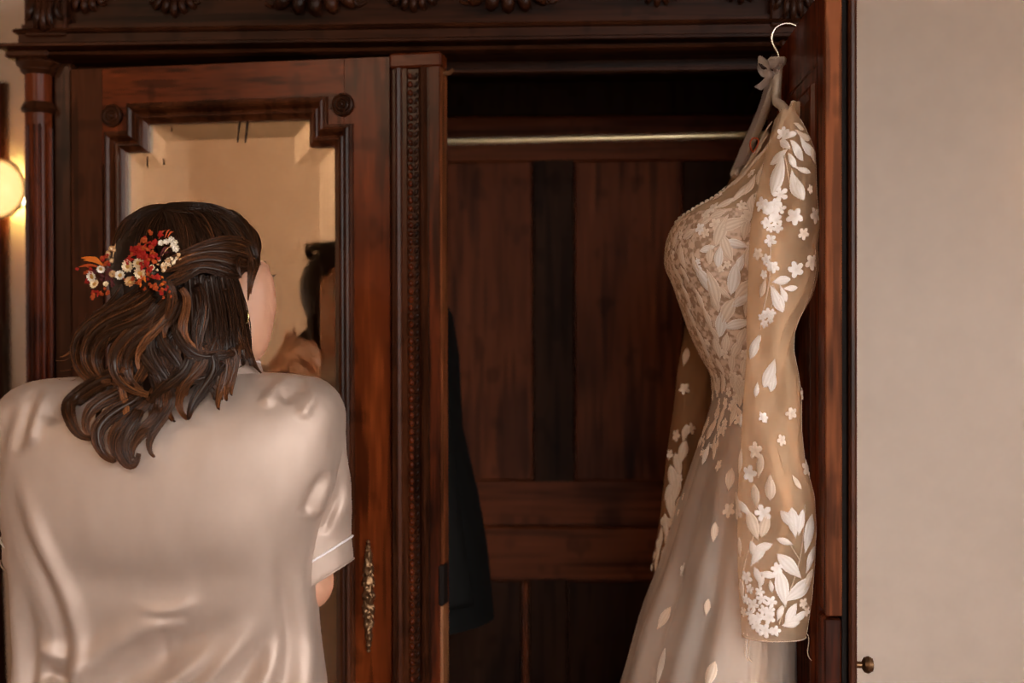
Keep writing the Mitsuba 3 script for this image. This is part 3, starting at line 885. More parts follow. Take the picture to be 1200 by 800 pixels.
# neck and trunk
NB = np.array([Xp(236), 0.0, Zp(452)])
F.cone(H(0, -0.012, -0.05), NB + [0, 0, -0.01], 0.050, 0.054, 0.03)
F.cone(NB - [0, 0, 0.02], SHR + [-0.01, 0, 0.0], 0.045, 0.034, 0.03)
F.cone(NB - [0, 0, 0.02], SHL + [0.01, 0, 0.0], 0.045, 0.034, 0.03)
F.ball((Xp(200), 0.02, Zp(560)), (0.140, 0.070, 0.17), None, 0.04)
F.ball((Xp(200), 0.035, Zp(720)), (0.120, 0.055, 0.15), None, 0.04)
F.ball((Xp(200), 0.02, 0.82), (0.15, 0.078, 0.13), None, 0.05)
for s in (-1, 1):
    F.ball((Xp(200) + s * 0.07, 0.075, Zp(610)), (0.055, 0.045, 0.055), None, 0.04)
    F.chain([(s * 0.085, 0, 0.80), (s * 0.085, 0.015, 0.46), (s * 0.082, -0.01, 0.30), (s * 0.08, -0.01, 0.075)], [0.085, 0.052, 0.050, 0.033], 0.03)
    F.chain([(s * 0.08, -0.02, 0.035), (s * 0.085, 0.10, 0.028), (s * 0.09, 0.17, 0.02)], [0.034, 0.030, 0.018], 0.02)
# arms, raised to her chin


def arm(sh, el, hand, side):
    wr = el + (hand - el) * 0.74
    F.chain([sh, sh * 0.45 + el * 0.55, el], [0.036, 0.037, 0.032], 0.02)
    F.chain([el, el * 0.62 + wr * 0.38, wr], [0.034, 0.034, 0.022], 0.02)
    d = (hand - wr) / np.linalg.norm(hand - wr)
    acr = np.array([side * 0.35, 0.9, -0.2]); acr -= d * (acr @ d); acr /= np.linalg.norm(acr)      # across the palm
    nrm = np.cross(acr, d) * side                                                                    # the palm's back
    palm = wr + d * 0.045
    F.cone(wr, wr + d * 0.02, 0.021, 0.021, 0.015)
    for i, o in enumerate((-0.026, -0.009, 0.009, 0.025)):
        F.cone(wr + d * 0.015 + acr * o * 0.5, wr + d * 0.078 + acr * o, 0.014, 0.0105, 0.012)
    for i, (o, ln) in enumerate(((-0.027, 0.056), (-0.009, 0.07), (0.009, 0.074), (0.027, 0.066))):
        b = wr + d * 0.080 + acr * o
        curl = 0.35 + 0.12 * i
        p, dd, pts = b, d.copy(), [b]
        for q, fr in enumerate((0.45, 0.32, 0.23)):
            a = curl * (0.8 + 0.5 * q)
            dd = d * math.cos(a * (q + 1) * 0.8) - nrm * math.sin(a * (q + 1) * 0.8)
            p = p + dd * ln * fr
            pts.append(p)
        F.chain(pts, [0.0092, 0.0086, 0.0078, 0.0066], 0.004)
    tb = wr + d * 0.025 + acr * 0.022
    t1 = tb + acr * 0.022 + d * 0.025 - nrm * 0.012
    F.chain([tb, t1, t1 + d * 0.03 - nrm * 0.012, t1 + d * 0.05 - nrm * 0.024 - acr * 0.006], [0.0125, 0.0105, 0.0092, 0.0075], 0.006)


arm(SHR, ELR, HANDR, 1)
arm(SHL, ELL, HANDL, -1)
body = F.mesh()
body = trimesh.smoothing.filter_taubin(body, iterations=6)
add(PN, xf(body, PM), 'skin', smooth=True)
scene['eye_white'] = pr((0.75, 0.7, 0.66), 0.25, 0.5)
scene['eye_dark'] = pr((0.03, 0.016, 0.01), 0.2, 0.5)
for s in (-1, 1):
    e = trimesh.creation.icosphere(2, 0.0116)
    add(PN + '__eye', xf(tm(e.vertices + H(s * 0.031, 0.0795, -0.004), e.faces), PM), 'eye_white', smooth=True)
    i_ = trimesh.creation.icosphere(2, 0.0062)
    add(PN + '__iris', xf(tm(i_.vertices + H(s * 0.031, 0.0862, -0.004), i_.faces), PM), 'eye_dark', smooth=True)
    t = np.linspace(-1, 1, 11)
    add(PN + '__eyebrow', xf(tube(np.array([H(s * (0.031 + 0.017 * a), 0.0855 - 0.012 * (a + 0.3) ** 2, 0.017 + 0.004 * (1 - a * a)) for a in t]), 0.0024 * (1.15 - np.abs(t)), 6, True, 0.6), PM), 'eye_dark', smooth=True)
    t = np.linspace(-1, 1, 9)
    lash = [tube(np.array([H(s * (0.031 + 0.011 * a), 0.0905 - 0.003 * a * a, 0.001), H(s * (0.031 + 0.013 * a), 0.0945 - 0.004 * a * a, 0.002), H(s * (0.031 + 0.014 * a), 0.0965 - 0.004 * a * a, 0.005)]), 0.0006, 4) for a in t]
    add(PN + '__eyelashes', xf(cat(lash), PM), 'eye_dark', smooth=True, kind='stuff')
scene['lip'] = pr((0.42, 0.13, 0.10), 0.35, 0.5)
lp = []
for s in (-1, 1):
    for a in (0,):
        lp.append(tube(np.array([H(t * 0.021, 0.0975 - 0.008 * t * t, -0.0605 + s * 0.0042 * (1 - t * t)) for t in np.linspace(-1, 1, 11)]), 0.0042 * (1.08 - np.abs(np.linspace(-1, 1, 11)) ** 2), 8, True, 0.7))
add(PN + '__lips', xf(cat(lp), PM), 'lip', smooth=True)

# ---- trousers, mostly below the frame
F = Field((-0.25, -0.16, 0.04), (0.25, 0.2, 1.0), 0.006)
F.ball((Xp(198), 0.015, 0.83), (0.165, 0.10, 0.13), None, 0.05)
for s in (-1, 1):
    F.chain([(s * 0.085, 0, 0.82), (s * 0.09, 0.0, 0.45), (s * 0.095, 0.0, 0.075)], [0.098, 0.088, 0.085], 0.03)
tr = F.mesh()
v = np.array(tr.vertices); n_ = vnorm(v, tr.faces)
v = v + n_ * (0.004 * np.sin(v[:, :1] * 90 + v[:, 2:] * 5))
add(PN + '__trousers', xf(tm(v, tr.faces), PM), 'satin', smooth=True, label='champagne satin trousers')

# ---- blouse: body
BZ = [Zp(p) for p in (1010, 900, 800, 740, 680, 620, 560, 500, 470, 445)]
BL = [Xp(p) for p in (-6, 2, 11, 17, 17, 9, 1, -4, -6, -6)]
BR = [Xp(p) for p in (392, 384, 372, 366, 366, 376, 395, 403, 404, 404)]
BB = [-0.100, -0.088, -0.072, -0.074, -0.090, -0.105, -0.107, -0.098, -0.085, -0.07]
BF = [0.125, 0.122, 0.12, 0.118, 0.125, 0.135, 0.13, 0.105, 0.085, 0.07]
shx = np.array([Xp(p) for p in (-40, -8, 5, 22, 50, 85, 130, 170, 212, 255, 300, 335, 368, 390, 405, 440)])
shz = np.array([Zp(p) for p in (545, 474, 460, 450, 443, 441, 438, 436, 434, 435, 437, 438, 439, 446, 462, 540)])
SHX = np.linspace(shx[0], shx[-1], 400)
from scipy.interpolate import PchipInterpolator as _P
SHZ = _P(shx, shz)(SHX)


from scipy.interpolate import CubicSpline, PchipInterpolator
BZF = np.linspace(BZ[0], BZ[-1], 500)
BF4 = [CubicSpline(BZ, q)(BZF) for q in (BL, BR, BB, BF)]


def torso(x, y, z):
    zi = np.clip(z, BZ[0], BZ[-1])
    l, r_, b, f_ = (np.interp(zi, BZF, q) for q in BF4)
    cx, w, cy, d = (l + r_) / 2, (r_ - l) / 2, (b + f_) / 2, (f_ - b) / 2
    e = 3.1
    q = (np.abs((x - cx) / w) ** e + np.abs((y - cy) / d) ** e) ** (1 / e)
    s0 = (q - 1) * np.minimum(w, d) * 0.95
    top = (z - np.interp(x, SHX, SHZ) + 5.5 * np.clip(np.abs(y - 0.005) - 0.03, 0, 1) ** 2) * 0.85
    k = 0.028
    h_ = np.clip(0.5 - 0.5 * (s0 - top) / k, 0, 1)
    m = s0 * (1 - h_) + top * h_ + k * h_ * (1 - h_)
    return np.maximum(m, BZ[0] - z)


def sleeve_field(sh, el, side):
    F = Field(np.minimum(sh, el) - [0.1, 0.12, 0.14], np.maximum(sh, el) + [0.1, 0.12, 0.1], 0.0030)
    a = sh + np.array([side * -0.005, 0.006, -0.002])
    hem = np.array([Xp(366) if side > 0 else Xp(36), 0.032, Zp(676)])
    F.cone(a, a * 0.5 + hem * 0.5, 0.0475, 0.047, 0.02)
    F.cone(a * 0.5 + hem * 0.5, hem + (hem - a) * 0.2, 0.047, 0.0485, 0.03)
    axis = (hem - a) / np.linalg.norm(hem - a)
    nrm = axis + np.array([side * 0.55, -0.10, 0.0]); nrm /= np.linalg.norm(nrm)       # the hem runs up towards the outside
    hp = hem + axis * 0.012
    F.put(lambda x, y, z: -((x - hp[0]) * nrm[0] + (y - hp[1]) * nrm[1] + (z - hp[2]) * nrm[2]), F.lo, F.lo + F.h * F.n, 0.003, True)
    F.cone(hem - axis * 0.035, hem + axis * 0.06, 0.040, 0.0455, 0.004, True)
    return F, a, hem, axis, nrm, hp


# folds: ridges (+) and valleys (-) over the back: pixel polyline, half width, height
FOLDS = [([(300, 690), (250, 722), (195, 758), (140, 795), (60, 850), (0, 890)], 24, -0.013), ([(292, 728), (245, 762), (195, 800), (140, 850), (100, 900)], 13, 0.010), ([(268, 690), (215, 708), (150, 742), (90, 790), (30, 850)], 16, 0.008),
         ([(318, 706), (282, 748), (240, 796), (200, 850), (180, 900)], 13, 0.010), ([(306, 716), (266, 755), (222, 800), (180, 850), (150, 900)], 10, -0.008), ([(332, 715), (304, 765), (272, 815), (250, 880)], 14, -0.008), ([(345, 720), (322, 770), (300, 830), (290, 900)], 11, 0.006),
         ([(172, 704), (190, 699), (207, 700), (232, 694), (250, 690)], 6, 0.0020), ([(178, 713), (207, 708), (224, 710), (244, 703)], 6, -0.0022), ([(186, 722), (207, 718), (236, 716)], 7, 0.0016), ([(206, 712), (205, 738), (209, 770)], 6, -0.0018),
         ([(40, 540), (52, 610), (80, 680), (94, 740), (78, 820), (70, 900)], 11, -0.009), ([(50, 530), (70, 610), (100, 690), (108, 760), (98, 840)], 12, 0.008), ([(22, 620), (34, 690), (34, 770), (26, 850), (22, 900)], 10, 0.008), ([(46, 680), (50, 750), (42, 830), (38, 900)], 9, -0.008),
         ([(58, 770), (76, 780), (104, 790)], 11, -0.010), ([(52, 745), (74, 752), (98, 764)], 9, 0.006), ([(354, 600), (342, 670), (346, 740), (332, 830), (326, 900)], 12, -0.008), ([(368, 640), (358, 700), (360, 760), (352, 840), (350, 900)], 9, 0.007),
         ([(398, 545), (386, 572), (374, 606)], 7, 0.006), ([(390, 545), (376, 572), (364, 600)], 6, -0.006), ([(402, 570), (390, 598), (378, 628)], 6, -0.005), ([(368, 445), (352, 453), (340, 470)], 9, -0.006), ([(352, 443), (336, 453), (318, 474)], 8, 0.005), ([(382, 452), (372, 466), (362, 490)], 7, 0.004),
         ([(62, 448), (57, 475), (44, 530)], 9, -0.006), ([(76, 447), (70, 474), (60, 520)], 8, 0.005), ([(40, 458), (24, 500), (14, 560)], 10, -0.005), ([(112, 450), (96, 466), (80, 494)], 10, -0.004), ([(60, 655), (150, 668), (240, 668), (320, 640)], 26, -0.006)]


def fold(v, n, only_back=True):
    X, Z = v[:, 0], v[:, 2]
    off = np.zeros(len(v))
    for pts, w, amp in FOLDS:
        p = smoothpath([(Xp(a), 0, Zp(b)) for a, b in pts], 260)[:, [0, 2]]
        s = np.where((X > p[:, 0].min() - 0.06) & (X < p[:, 0].max() + 0.06) & (Z > p[:, 1].min() - 0.06) & (Z < p[:, 1].max() + 0.06))[0]
        if not len(s):
            continue
        d2 = (X[s, None] - p[None, :, 0]) ** 2 + (Z[s, None] - p[None, :, 1]) ** 2
        j = d2.argmin(1)
        t = j / 259
        env = np.clip(t / 0.35, 0, 1) ** 2 * (3 - 2 * np.clip(t / 0.35, 0, 1)) * np.clip((1 - t) / 0.25, 0, 1) ** 2 * (3 - 2 * np.clip((1 - t) / 0.25, 0, 1))
        off[s] += amp * env * np.exp(-d2[np.arange(len(s)), j] / (w / SC) ** 2)
    back = np.clip(-n[:, 1] * 1.5 + 0.3, 0, 1)
    dg = v @ np.array([[0.8, 0, 0.5], [0, 1, 0], [-0.5, 0, 0.8]])
    wob = (meshkit.fbm(dg * [13, 9, 4.5], 3, 5) - 0.5) * 0.011 * np.clip(0.35 + (Zp(600) - Z) * 5, 0.35, 1.3) + (meshkit.fbm(v * [26, 26, 12], 2, 9) - 0.5) * 0.0018
    return v + n * (off * back * 1.25 + wob)[:, None]


F = Field((-0.27, -0.15, BZ[0] - 0.01), (0.26, 0.16, Zp(425)), 0.0030)
F.f[:] = torso(*np.meshgrid(*F.ax, indexing='ij', sparse=True))
F.cone(NB + [0.006, 0.012, -0.02], NB + [0.012, 0.012, 0.06], 0.056, 0.058, 0.008, True)     # the neck opening
tb = F.mesh()
tb = trimesh.smoothing.filter_taubin(tb, iterations=10)
v = np.array(tb.vertices)
v = fold(v, vnorm(v, tb.faces))
BL_KEY = PN + '__blouse'
add(BL_KEY, xf(tm(v, tb.faces), PM), 'satin', smooth=True, label='champagne satin short-sleeved blouse with white piping')
# collar with a piped edge
t = np.linspace(0, 2 * PI, 61)[:-1]
ring = lambda r_, z, a=1.0: np.stack([NB[0] + 0.008 + r_ * np.cos(t) * a, 0.012 + r_ * 0.95 * np.sin(t), NB[2] + z + 0.012 * np.cos(t) * 0.15 + 0.006 * np.sin(t) * -1], 1)
col = np.stack([ring(0.059, -0.012), ring(0.0605, 0.014), ring(0.062, 0.028), ring(0.065, 0.027), ring(0.071, 0.010), ring(0.078, -0.010), ring(0.074, -0.012)])
mcol = grid(col, False, True)
if mcol.volume < 0:
    mcol.invert()
add(BL_KEY + '__collar', xf(mcol, PM), 'satin', smooth=True)
add(BL_KEY + '__collar_piping', xf(tube(np.vstack([ring(0.0640, 0.0285), ring(0.0640, 0.0285)[:1]]), 0.0016, 8), PM), 'white_piping', smooth=True, label='white piping')
for side, sh, el in ((1, SLR, ELR), (-1, SLL, ELL)):
    F, a, hem, axis, nrm, hp = sleeve_field(sh, el, side)
    ms = F.mesh()
    ms = trimesh.smoothing.filter_taubin(ms, iterations=8)
    v = np.array(ms.vertices); n_ = vnorm(v, ms.faces)
    # gathers radiating from the armpit and long soft drags
    q = (v - a) @ axis / 0.2
    ang = np.arctan2(v[:, 1] - a[1], (v[:, 0] - a[0]) * side)
    v = v + n_ * (0.0036 * np.sin(ang * 5 + q * 5 + 1) * np.clip(q * 2, 0, 1) * np.clip((0.78 - q) * 6, 0, 1))[:, None]
    v = fold(v, vnorm(v, ms.faces))
    ks = add(BL_KEY + '__sleeve', xf(tm(v, ms.faces), PM), 'satin', smooth=True)
    # piping ring above the hem
    ring_c = hp - axis * (0.027 / (axis @ nrm))
    e1 = np.cross(nrm, [0, 1, 0]); e1 /= np.linalg.norm(e1); e2 = np.cross(nrm, e1)
    tt = np.linspace(0, 2 * PI, 61)
    for off, rr, mt in ((0.0, 0.0490, 'white_piping'), (0.0262, 0.0490, 'satin')):
        pts = []
        for w in tt:
            dirn = e1 * math.cos(w) + e2 * math.sin(w)
            c0 = ring_c + axis * (off / (axis @ nrm))
            # out to the sleeve's cone along this direction
            ax_c = a + axis * ((c0 - a) @ axis)
            lo_, hi_ = 0.0, 0.12
            for _ in range(30):
                mid = (lo_ + hi_) / 2
                p = c0 + dirn * mid
                dd = p - a; dd = dd - axis * (dd @ axis)
                lo_, hi_ = (mid, hi_) if np.linalg.norm(dd) < rr + 0.0006 else (lo_, mid)
            pts.append(c0 + dirn * lo_)
        add(PN + '__sleeve_piping' if mt == 'white_piping' else PN + '__sleeve_hem', xf(tube(np.array(pts), 0.0015 if mt == 'white_piping' else 0.0011, 7), PM), mt, smooth=True, label='white piping' if mt == 'white_piping' else None)

# ------------------------------------------------------------------ her hair
scene['hair'] = pr({'type': 'mesh_attribute', 'name': 'vertex_color'}, 0.33, 0.32)
HK = PN + '__hair'
F = Field(HC - [0.16, 0.16, 0.26], HC + [0.16, 0.14, 0.13], 0.003)
F.ball(H(0, -0.008, 0.004), (0.080, 0.093, 0.084), HR, 0.01)
F.chain([L(200, 360, -0.035), L(190, 410, -0.045), L(180, 455, -0.05), L(175, 480, -0.06)], [0.060, 0.055, 0.040, 0.012], 0.03)
F.chain([L(262, 330, -0.03), L(262, 380, -0.035), L(255, 420, -0.045)], [0.028, 0.030, 0.014], 0.02)
F.put(lambda x, y, z: -(0.030 - ((x - HC[0]) * fv[0] + (y - HC[1]) * fv[1]) * 0.86 + (z - HC[2]) * 0.45) , F.lo, F.lo + F.h * F.n, 0.012, True) if False else None
F.ball(L(197, 323, 0.005), (0.070, 0.090, 0.083), None, 0.02)
# the face stays free
F.ball(H(0.03, 0.125, -0.06), (0.085, 0.10, 0.115), HR, 0.012, True)
F.ball(H(0.085, 0.055, -0.035), (0.03, 0.052, 0.06), HR, 0.01, True)
cap = F.mesh()
cap = trimesh.smoothing.filter_taubin(cap, iterations=10)
DARK, MID, WARM, GOLD = np.array([0.014, 0.0058, 0.0030]), np.array([0.040, 0.0155, 0.0072]), np.array([0.15, 0.052, 0.018]), np.array([0.33, 0.125, 0.045])
add(HK, xf(cap, PM), 'hair', smooth=True, color=np.tile(DARK * 0.8, (len(cap.vertices), 1)), label='long dark brown hair with caramel highlights, half pinned up, waved below')

E1 = (L(218, 324, 0.0), 0.100, 0.112, 0.096)
E2 = (L(190, 425, -0.02), 0.112, 0.085, 0.13)


def dsurf(px, py):
    """how far the hair's near surface lies from the spine plane (negative: towards the viewer)"""
    out = 0.02 if py < 335 else -0.02
    for c, rx_, ry_, rz_ in (E1, E2):
        q = L(px, py, 0)
        w = 1 - ((q[0] - c[0]) / rx_) ** 2 - ((q[2] - c[2]) / rz_) ** 2
        if w > 0:
            out = min(out, c[1] - ry_ * math.sqrt(w))
    lim = -0.106 if py > 450 else -0.09                  # on the blouse's back
    if py > 440:
        t = min((py - 440) / 40, 1)
        back = np.interp(py, [440, 470, 500, 560], [-0.083, -0.096, -0.112, -0.118])
        out = out * (1 - t) + min(out, back) * t
    return out


def lock(pts, width, *a_, **k_):
    lock3([L(p[0], p[1], dsurf(p[0], p[1])) for p in pts], pts, width, *a_, **k_)


def lock3(P0, pts, width, n=55, tone=0.2, d0=0.0, d1=0.0, thick=0.45, taper=0.35, spread=1.0, npt=30, seed=None, r=0.00050, core=True):
    """one lock of hair: a bundle of strands along a path given over the head (pixel, pixel[, lift])"""
    g = np.random.default_rng(seed if seed is not None else int(abs(pts[0][0] * 131 + pts[-1][1] * 17 + pts[-1][0] * 7)))
    P3 = [np.asarray(p) - np.array([0, 1.0, 0]) * (d0 + (d1 - d0) * i / (len(P0) - 1)) for i, p in enumerate(P0)]
    path = smoothpath(P3, npt)
    t_, _, _ = frames(path)
    look = np.array([0, 1.0, 0])
    a_ = np.cross(t_, look); a_ /= np.linalg.norm(a_, axis=1, keepdims=True) + 1e-9
    for i in range(1, len(a_)):
        if a_[i] @ a_[i - 1] < 0:
            a_[i] *= -1
    b_ = np.cross(a_, t_)
    b_ *= np.sign(b_[:, 1:2]) * -1 + (b_[:, 1:2] == 0)     # towards the viewer
    u = np.linspace(0, 1, npt)
    wid = (width / SC) * (0.55 + 0.45 * np.sin(PI * np.clip(u * 0.9 + 0.12, 0, 1))) * (1 - (1 - taper) * np.clip((u - 0.55) / 0.45, 0, 1) ** 1.3)
    V, Fc, C = [], [], []
    n0 = 0
    if core:
        m = tube(path + b_ * -0.0015, wid * 0.44, 8, True, thick * 1.3)
        V.append(m.vertices); Fc.append(m.faces); C.append(np.tile(DARK * 0.9 + WARM * tone * 0.25, (len(m.vertices), 1))); n0 = len(m.vertices)
    for k in range(n):
        x = g.uniform(-1, 1); y = math.sqrt(max(0, 1 - x * x)) * g.uniform(0.45, 1.0)
        ph, ph2 = g.uniform(0, 6.28, 2)
        ox = wid * 0.5 * (x + 0.10 * np.sin(u * 5 + ph)) * (1 + 0.25 * (spread - 1) * u)
        oy = wid * 0.5 * thick * (y + 0.15 * np.sin(u * 7 + ph2))
        s = path + a_ * ox[:, None] + b_ * oy[:, None]
        lo_ = 0 if g.random() < 0.8 else int(g.integers(0, npt // 3))
        hi_ = npt if g.random() < 0.7 else int(npt - g.integers(0, npt // 5))
        s = s[lo_:hi_]
        rr = r * g.uniform(0.7, 1.4) * np.interp(np.linspace(0, 1, len(s)), [0, 0.08, 0.8, 1], [0.5, 1, 0.9, 0.3])
        tt, aa, bb = frames(s)
        ang = np.array([0, 2.094, 4.189])
        Pq = s[:, None] + rr[:, None, None] * (np.cos(ang)[None, :, None] * aa[:, None] + np.sin(ang)[None, :, None] * bb[:, None])
        m = grid(Pq, False, True)
        V.append(m.vertices); Fc.append(m.faces + n0); n0 += len(m.vertices)
        q = np.clip(tone + g.normal(0, 0.17) + 0.25 * (u[lo_:hi_] - 0.4), 0, 1)[:, None]
        c = np.where(q < 0.35, DARK + (MID - DARK) * q / 0.35, np.where(q < 0.75, MID + (WARM - MID) * (q - 0.35) / 0.4, WARM + (GOLD - WARM) * (q - 0.75) / 0.25))
        C.append(np.repeat(c, 3, 0))
    m = tm(np.vstack(V), np.vstack(Fc))
    add(HK + '__lock', xf(m, PM), 'hair', smooth=True, color=np.vstack(C))


# the crown: combed from the parting over the skull
crown_pt = (196, 243)
for i, (ex, ey) in enumerate(((306, 312), (303, 298), (297, 286), (290, 283), (282, 284), (272, 286), (262, 288), (252, 292), (242, 296), (230, 300), (219, 304), (208, 306))):
    k = i / 11
    mx, my = crown_pt[0] + (ex - crown_pt[0]) * (0.62 + 0.12 * (1 - k)), crown_pt[1] + (ey - crown_pt[1]) * (0.28 + 0.10 * k)
    lock([(crown_pt[0] + 3 - 8 * k, crown_pt[1] + 1 + 3 * k), ((crown_pt[0] + mx) / 2, (crown_pt[1] + my) / 2 - 2), (mx, my), ((mx + ex) / 2 + 4 * (1 - k), (my + ey) / 2 - 1), (ex, ey)], 18, 74, 0.10 + 0.08 * math.sin(i * 2.1), 0.002, 0.003 if i > 3 else 0.022, 0.3, 0.7, r=0.00045)
for i, (ex, ey) in enumerate(((199, 306), (190, 302), (180, 300), (170, 298), (160, 298), (150, 298), (141, 302), (134, 306), (129, 312))):
    k = i / 8
    mx, my = crown_pt[0] + (ex - crown_pt[0]) * (0.45 + 0.25 * k), crown_pt[1] + (ey - crown_pt[1]) * (0.42 - 0.10 * k)
    lock([(crown_pt[0] + 6 - 10 * k, crown_pt[1] + 1 + 2 * k), (mx, my), ((mx + ex) / 2 - 3 * k, (my + ey) / 2), (ex, ey)], 17, 60, 0.08 + 0.12 * (i > 6) + 0.2 * (i > 7), 0.001, 0.003, 0.3, 0.7, r=0.00045)
# twisted back from the temple to the comb
for pts, w, tone in (([(300, 296), (275, 284), (245, 288), (215, 298), (198, 306)], 13, 0.34), ([(298, 304), (272, 297), (240, 296), (214, 304), (196, 312)], 13, 0.38), ([(292, 312), (265, 308), (240, 305), (215, 312), (196, 318)], 13, 0.30),
                     ([(282, 321), (260, 318), (240, 314), (215, 320), (198, 328)], 12, 0.18), ([(276, 322), (256, 312), (232, 316), (212, 330), (192, 330)], 11, 0.22), ([(262, 300), (240, 304), (222, 318), (204, 324)], 10, 0.3)):
    lock(pts, w, 60, tone, 0.004, 0.010, 0.5, 0.6, r=0.00045)
# fringe in front of the ear
for pts, w, tone, n in (([(297, 283), (304, 300), (302, 322), (299, 345)], 9, 0.42, 40), ([(300, 292), (307, 304), (309, 309)], 7, 0.45, 26), ([(292, 290), (298, 312), (297, 335), (296, 352)], 7, 0.4, 30), ([(286, 300), (284, 315), (288, 325)], 6, 0.2, 22)):
    lock(pts, w, n, tone, 0.020, 0.030, 0.4, 0.3, core=False, r=0.00042)
# the side of the head turned to the mirror: hair combed from the parting over the temples to the back
for s in (-1, 1):
    for i in range(9):
        k = i / 8
        pts3 = [H(s * 0.004, 0.045 + 0.045 * k, 0.096 - 0.018 * k), H(s * (0.045 + 0.006 * k), 0.040 + 0.052 * k, 0.078 - 0.022 * k), H(s * 0.083, 0.018 + 0.048 * k, 0.030 - 0.012 * k), H(s * 0.092, -0.012 + 0.036 * k, -0.025), H(s * 0.086, -0.040 + 0.030 * k, -0.085)]
        c_, r_ = np.array([0, -0.008, 0.004]), np.array([0.080, 0.093, 0.084])
        for j in range(4):
            w_ = HR.T @ (pts3[j] - HC) - c_
            pts3[j] = HC + HR @ (c_ + w_ / np.linalg.norm(w_ / r_) * 1.04)
        if s > 0:
            if k > 0.75:
                continue
            pts3 = pts3[:3]
        lock3(pts3, [(i * 9.0 + s, 3.0), (i * 5.0, 7.0 + s)], 19, 60, 0.12, taper=0.7, thick=0.35, seed=900 + i + 20 * s)
    # a curtain in front of the far ear
lock3([H(-0.070, 0.062, 0.04), H(-0.084, 0.050, -0.01), H(-0.082, 0.036, -0.07), H(-0.075, 0.02, -0.13)], [(1.0, 2.0), (3.0, 4.0)], 22, 70, 0.14, taper=0.6, seed=951)
lock3([H(-0.085, 0.01, 0.0), H(-0.088, 0.004, -0.06), H(-0.080, 0.0, -0.13), H(-0.085, 0.02, -0.18)], [(1.0, 2.0), (3.0, 4.0)], 26, 80, 0.16, taper=0.6, seed=952)
# smooth fall behind the ear down to the collar
for i in range(9):
    x = 222 + i * 6.2
    lock([(x, 322 + (i % 2) * 4), (x + 3 + i * 0.7, 355), (x + 4 + i * 1.6, 390), (x - 2 + i * 3.2, 420 + i)], 15, 70, 0.14 + 0.05 * math.sin(i * 3), 0.0, 0.004, 0.35, 0.5, r=0.00045)
lock([(273, 328), (277, 355), (284, 390), (295, 420), (306, 437)], 12, 70, 0.2, 0.004, 0.0, 0.4, 0.2)
lock([(264, 340), (271, 375), (284, 405), (298, 428), (306, 437)], 10, 50, 0.28, 0.006, 0.0, 0.4, 0.2)
# the big curls, top to bottom
CURLS = [([(178, 338), (140, 362), (104, 385), (92, 410), (97, 432), (116, 446), (140, 447)], 14, 0.42), ([(182, 348), (148, 370), (114, 392), (104, 415), (112, 436), (134, 446)], 13, 0.30), ([(186, 356), (155, 382), (124, 400), (116, 420), (124, 440), (148, 446)], 12, 0.24),
         ([(204, 345), (176, 376), (150, 398), (138, 420), (142, 440), (158, 455), (178, 462)], 17, 0.36), ([(210, 352), (186, 385), (160, 404), (150, 424), (154, 442), (170, 456)], 13, 0.28), ([(202, 362), (184, 388), (170, 404), (164, 424), (166, 432)], 9, 0.72),
         ([(160, 396), (176, 424), (190, 446), (191, 470), (184, 492), (166, 505)], 12, 0.30), ([(150, 440), (112, 452), (90, 468), (85, 488), (94, 506), (110, 513)], 17, 0.24), ([(160, 450), (126, 468), (106, 486), (104, 500), (112, 512)], 13, 0.32),
         ([(168, 462), (138, 482), (118, 504), (122, 526), (138, 539)], 15, 0.26), ([(176, 470), (150, 492), (134, 510), (134, 526), (140, 536)], 10, 0.38), ([(166, 480), (150, 506), (146, 528), (156, 543), (166, 530)], 15, 0.26), ([(188, 470), (176, 498), (160, 518), (158, 536)], 11, 0.34),
         ([(204, 462), (194, 488), (181, 508), (178, 522), (184, 534)], 9, 0.30), ([(150, 430), (146, 456), (150, 476), (146, 502)], 8, 0.66), ([(228, 400), (224, 425), (206, 444), (198, 470), (206, 492)], 12, 0.46), ([(240, 405), (236, 430), (220, 448), (212, 470), (222, 490)], 11, 0.52),
         ([(250, 415), (250, 440), (238, 458), (226, 480), (224, 489)], 13, 0.14), ([(262, 412), (266, 435), (260, 458), (258, 478)], 9, 0.58), ([(272, 408), (276, 428), (270, 448), (268, 468)], 9, 0.52), ([(282, 405), (279, 420), (275, 440), (273, 462)], 7, 0.5), ([(206, 372), (214, 398), (232, 415), (262, 416), (284, 414)], 12, 0.12),
         ([(214, 338), (220, 362), (216, 384), (224, 402), (246, 408)], 9, 0.66), ([(198, 330), (204, 356), (198, 378), (196, 396)], 10, 0.46), ([(190, 380), (200, 410), (214, 430), (220, 446)], 12, 0.10), ([(180, 395), (186, 425), (200, 446), (206, 464)], 11, 0.14),
         ([(168, 340), (150, 352), (122, 372), (106, 382)], 10, 0.3), ([(232, 334), (238, 366), (234, 396), (240, 420)], 14, 0.12), ([(148, 334), (134, 356), (112, 366)], 9, 0.16), ([(224, 420), (212, 440), (196, 452), (180, 470)], 12, 0.1), ([(262, 425), (244, 440), (222, 446), (206, 452)], 11, 0.1)]
for i, (pts, w, tone) in enumerate(CURLS):
    lock(pts, w * 1.12, 84, tone + 0.06, 0.006 + 0.003 * (i % 3), 0.010 + 0.003 * (i % 2), 0.5, 0.6, npt=36)
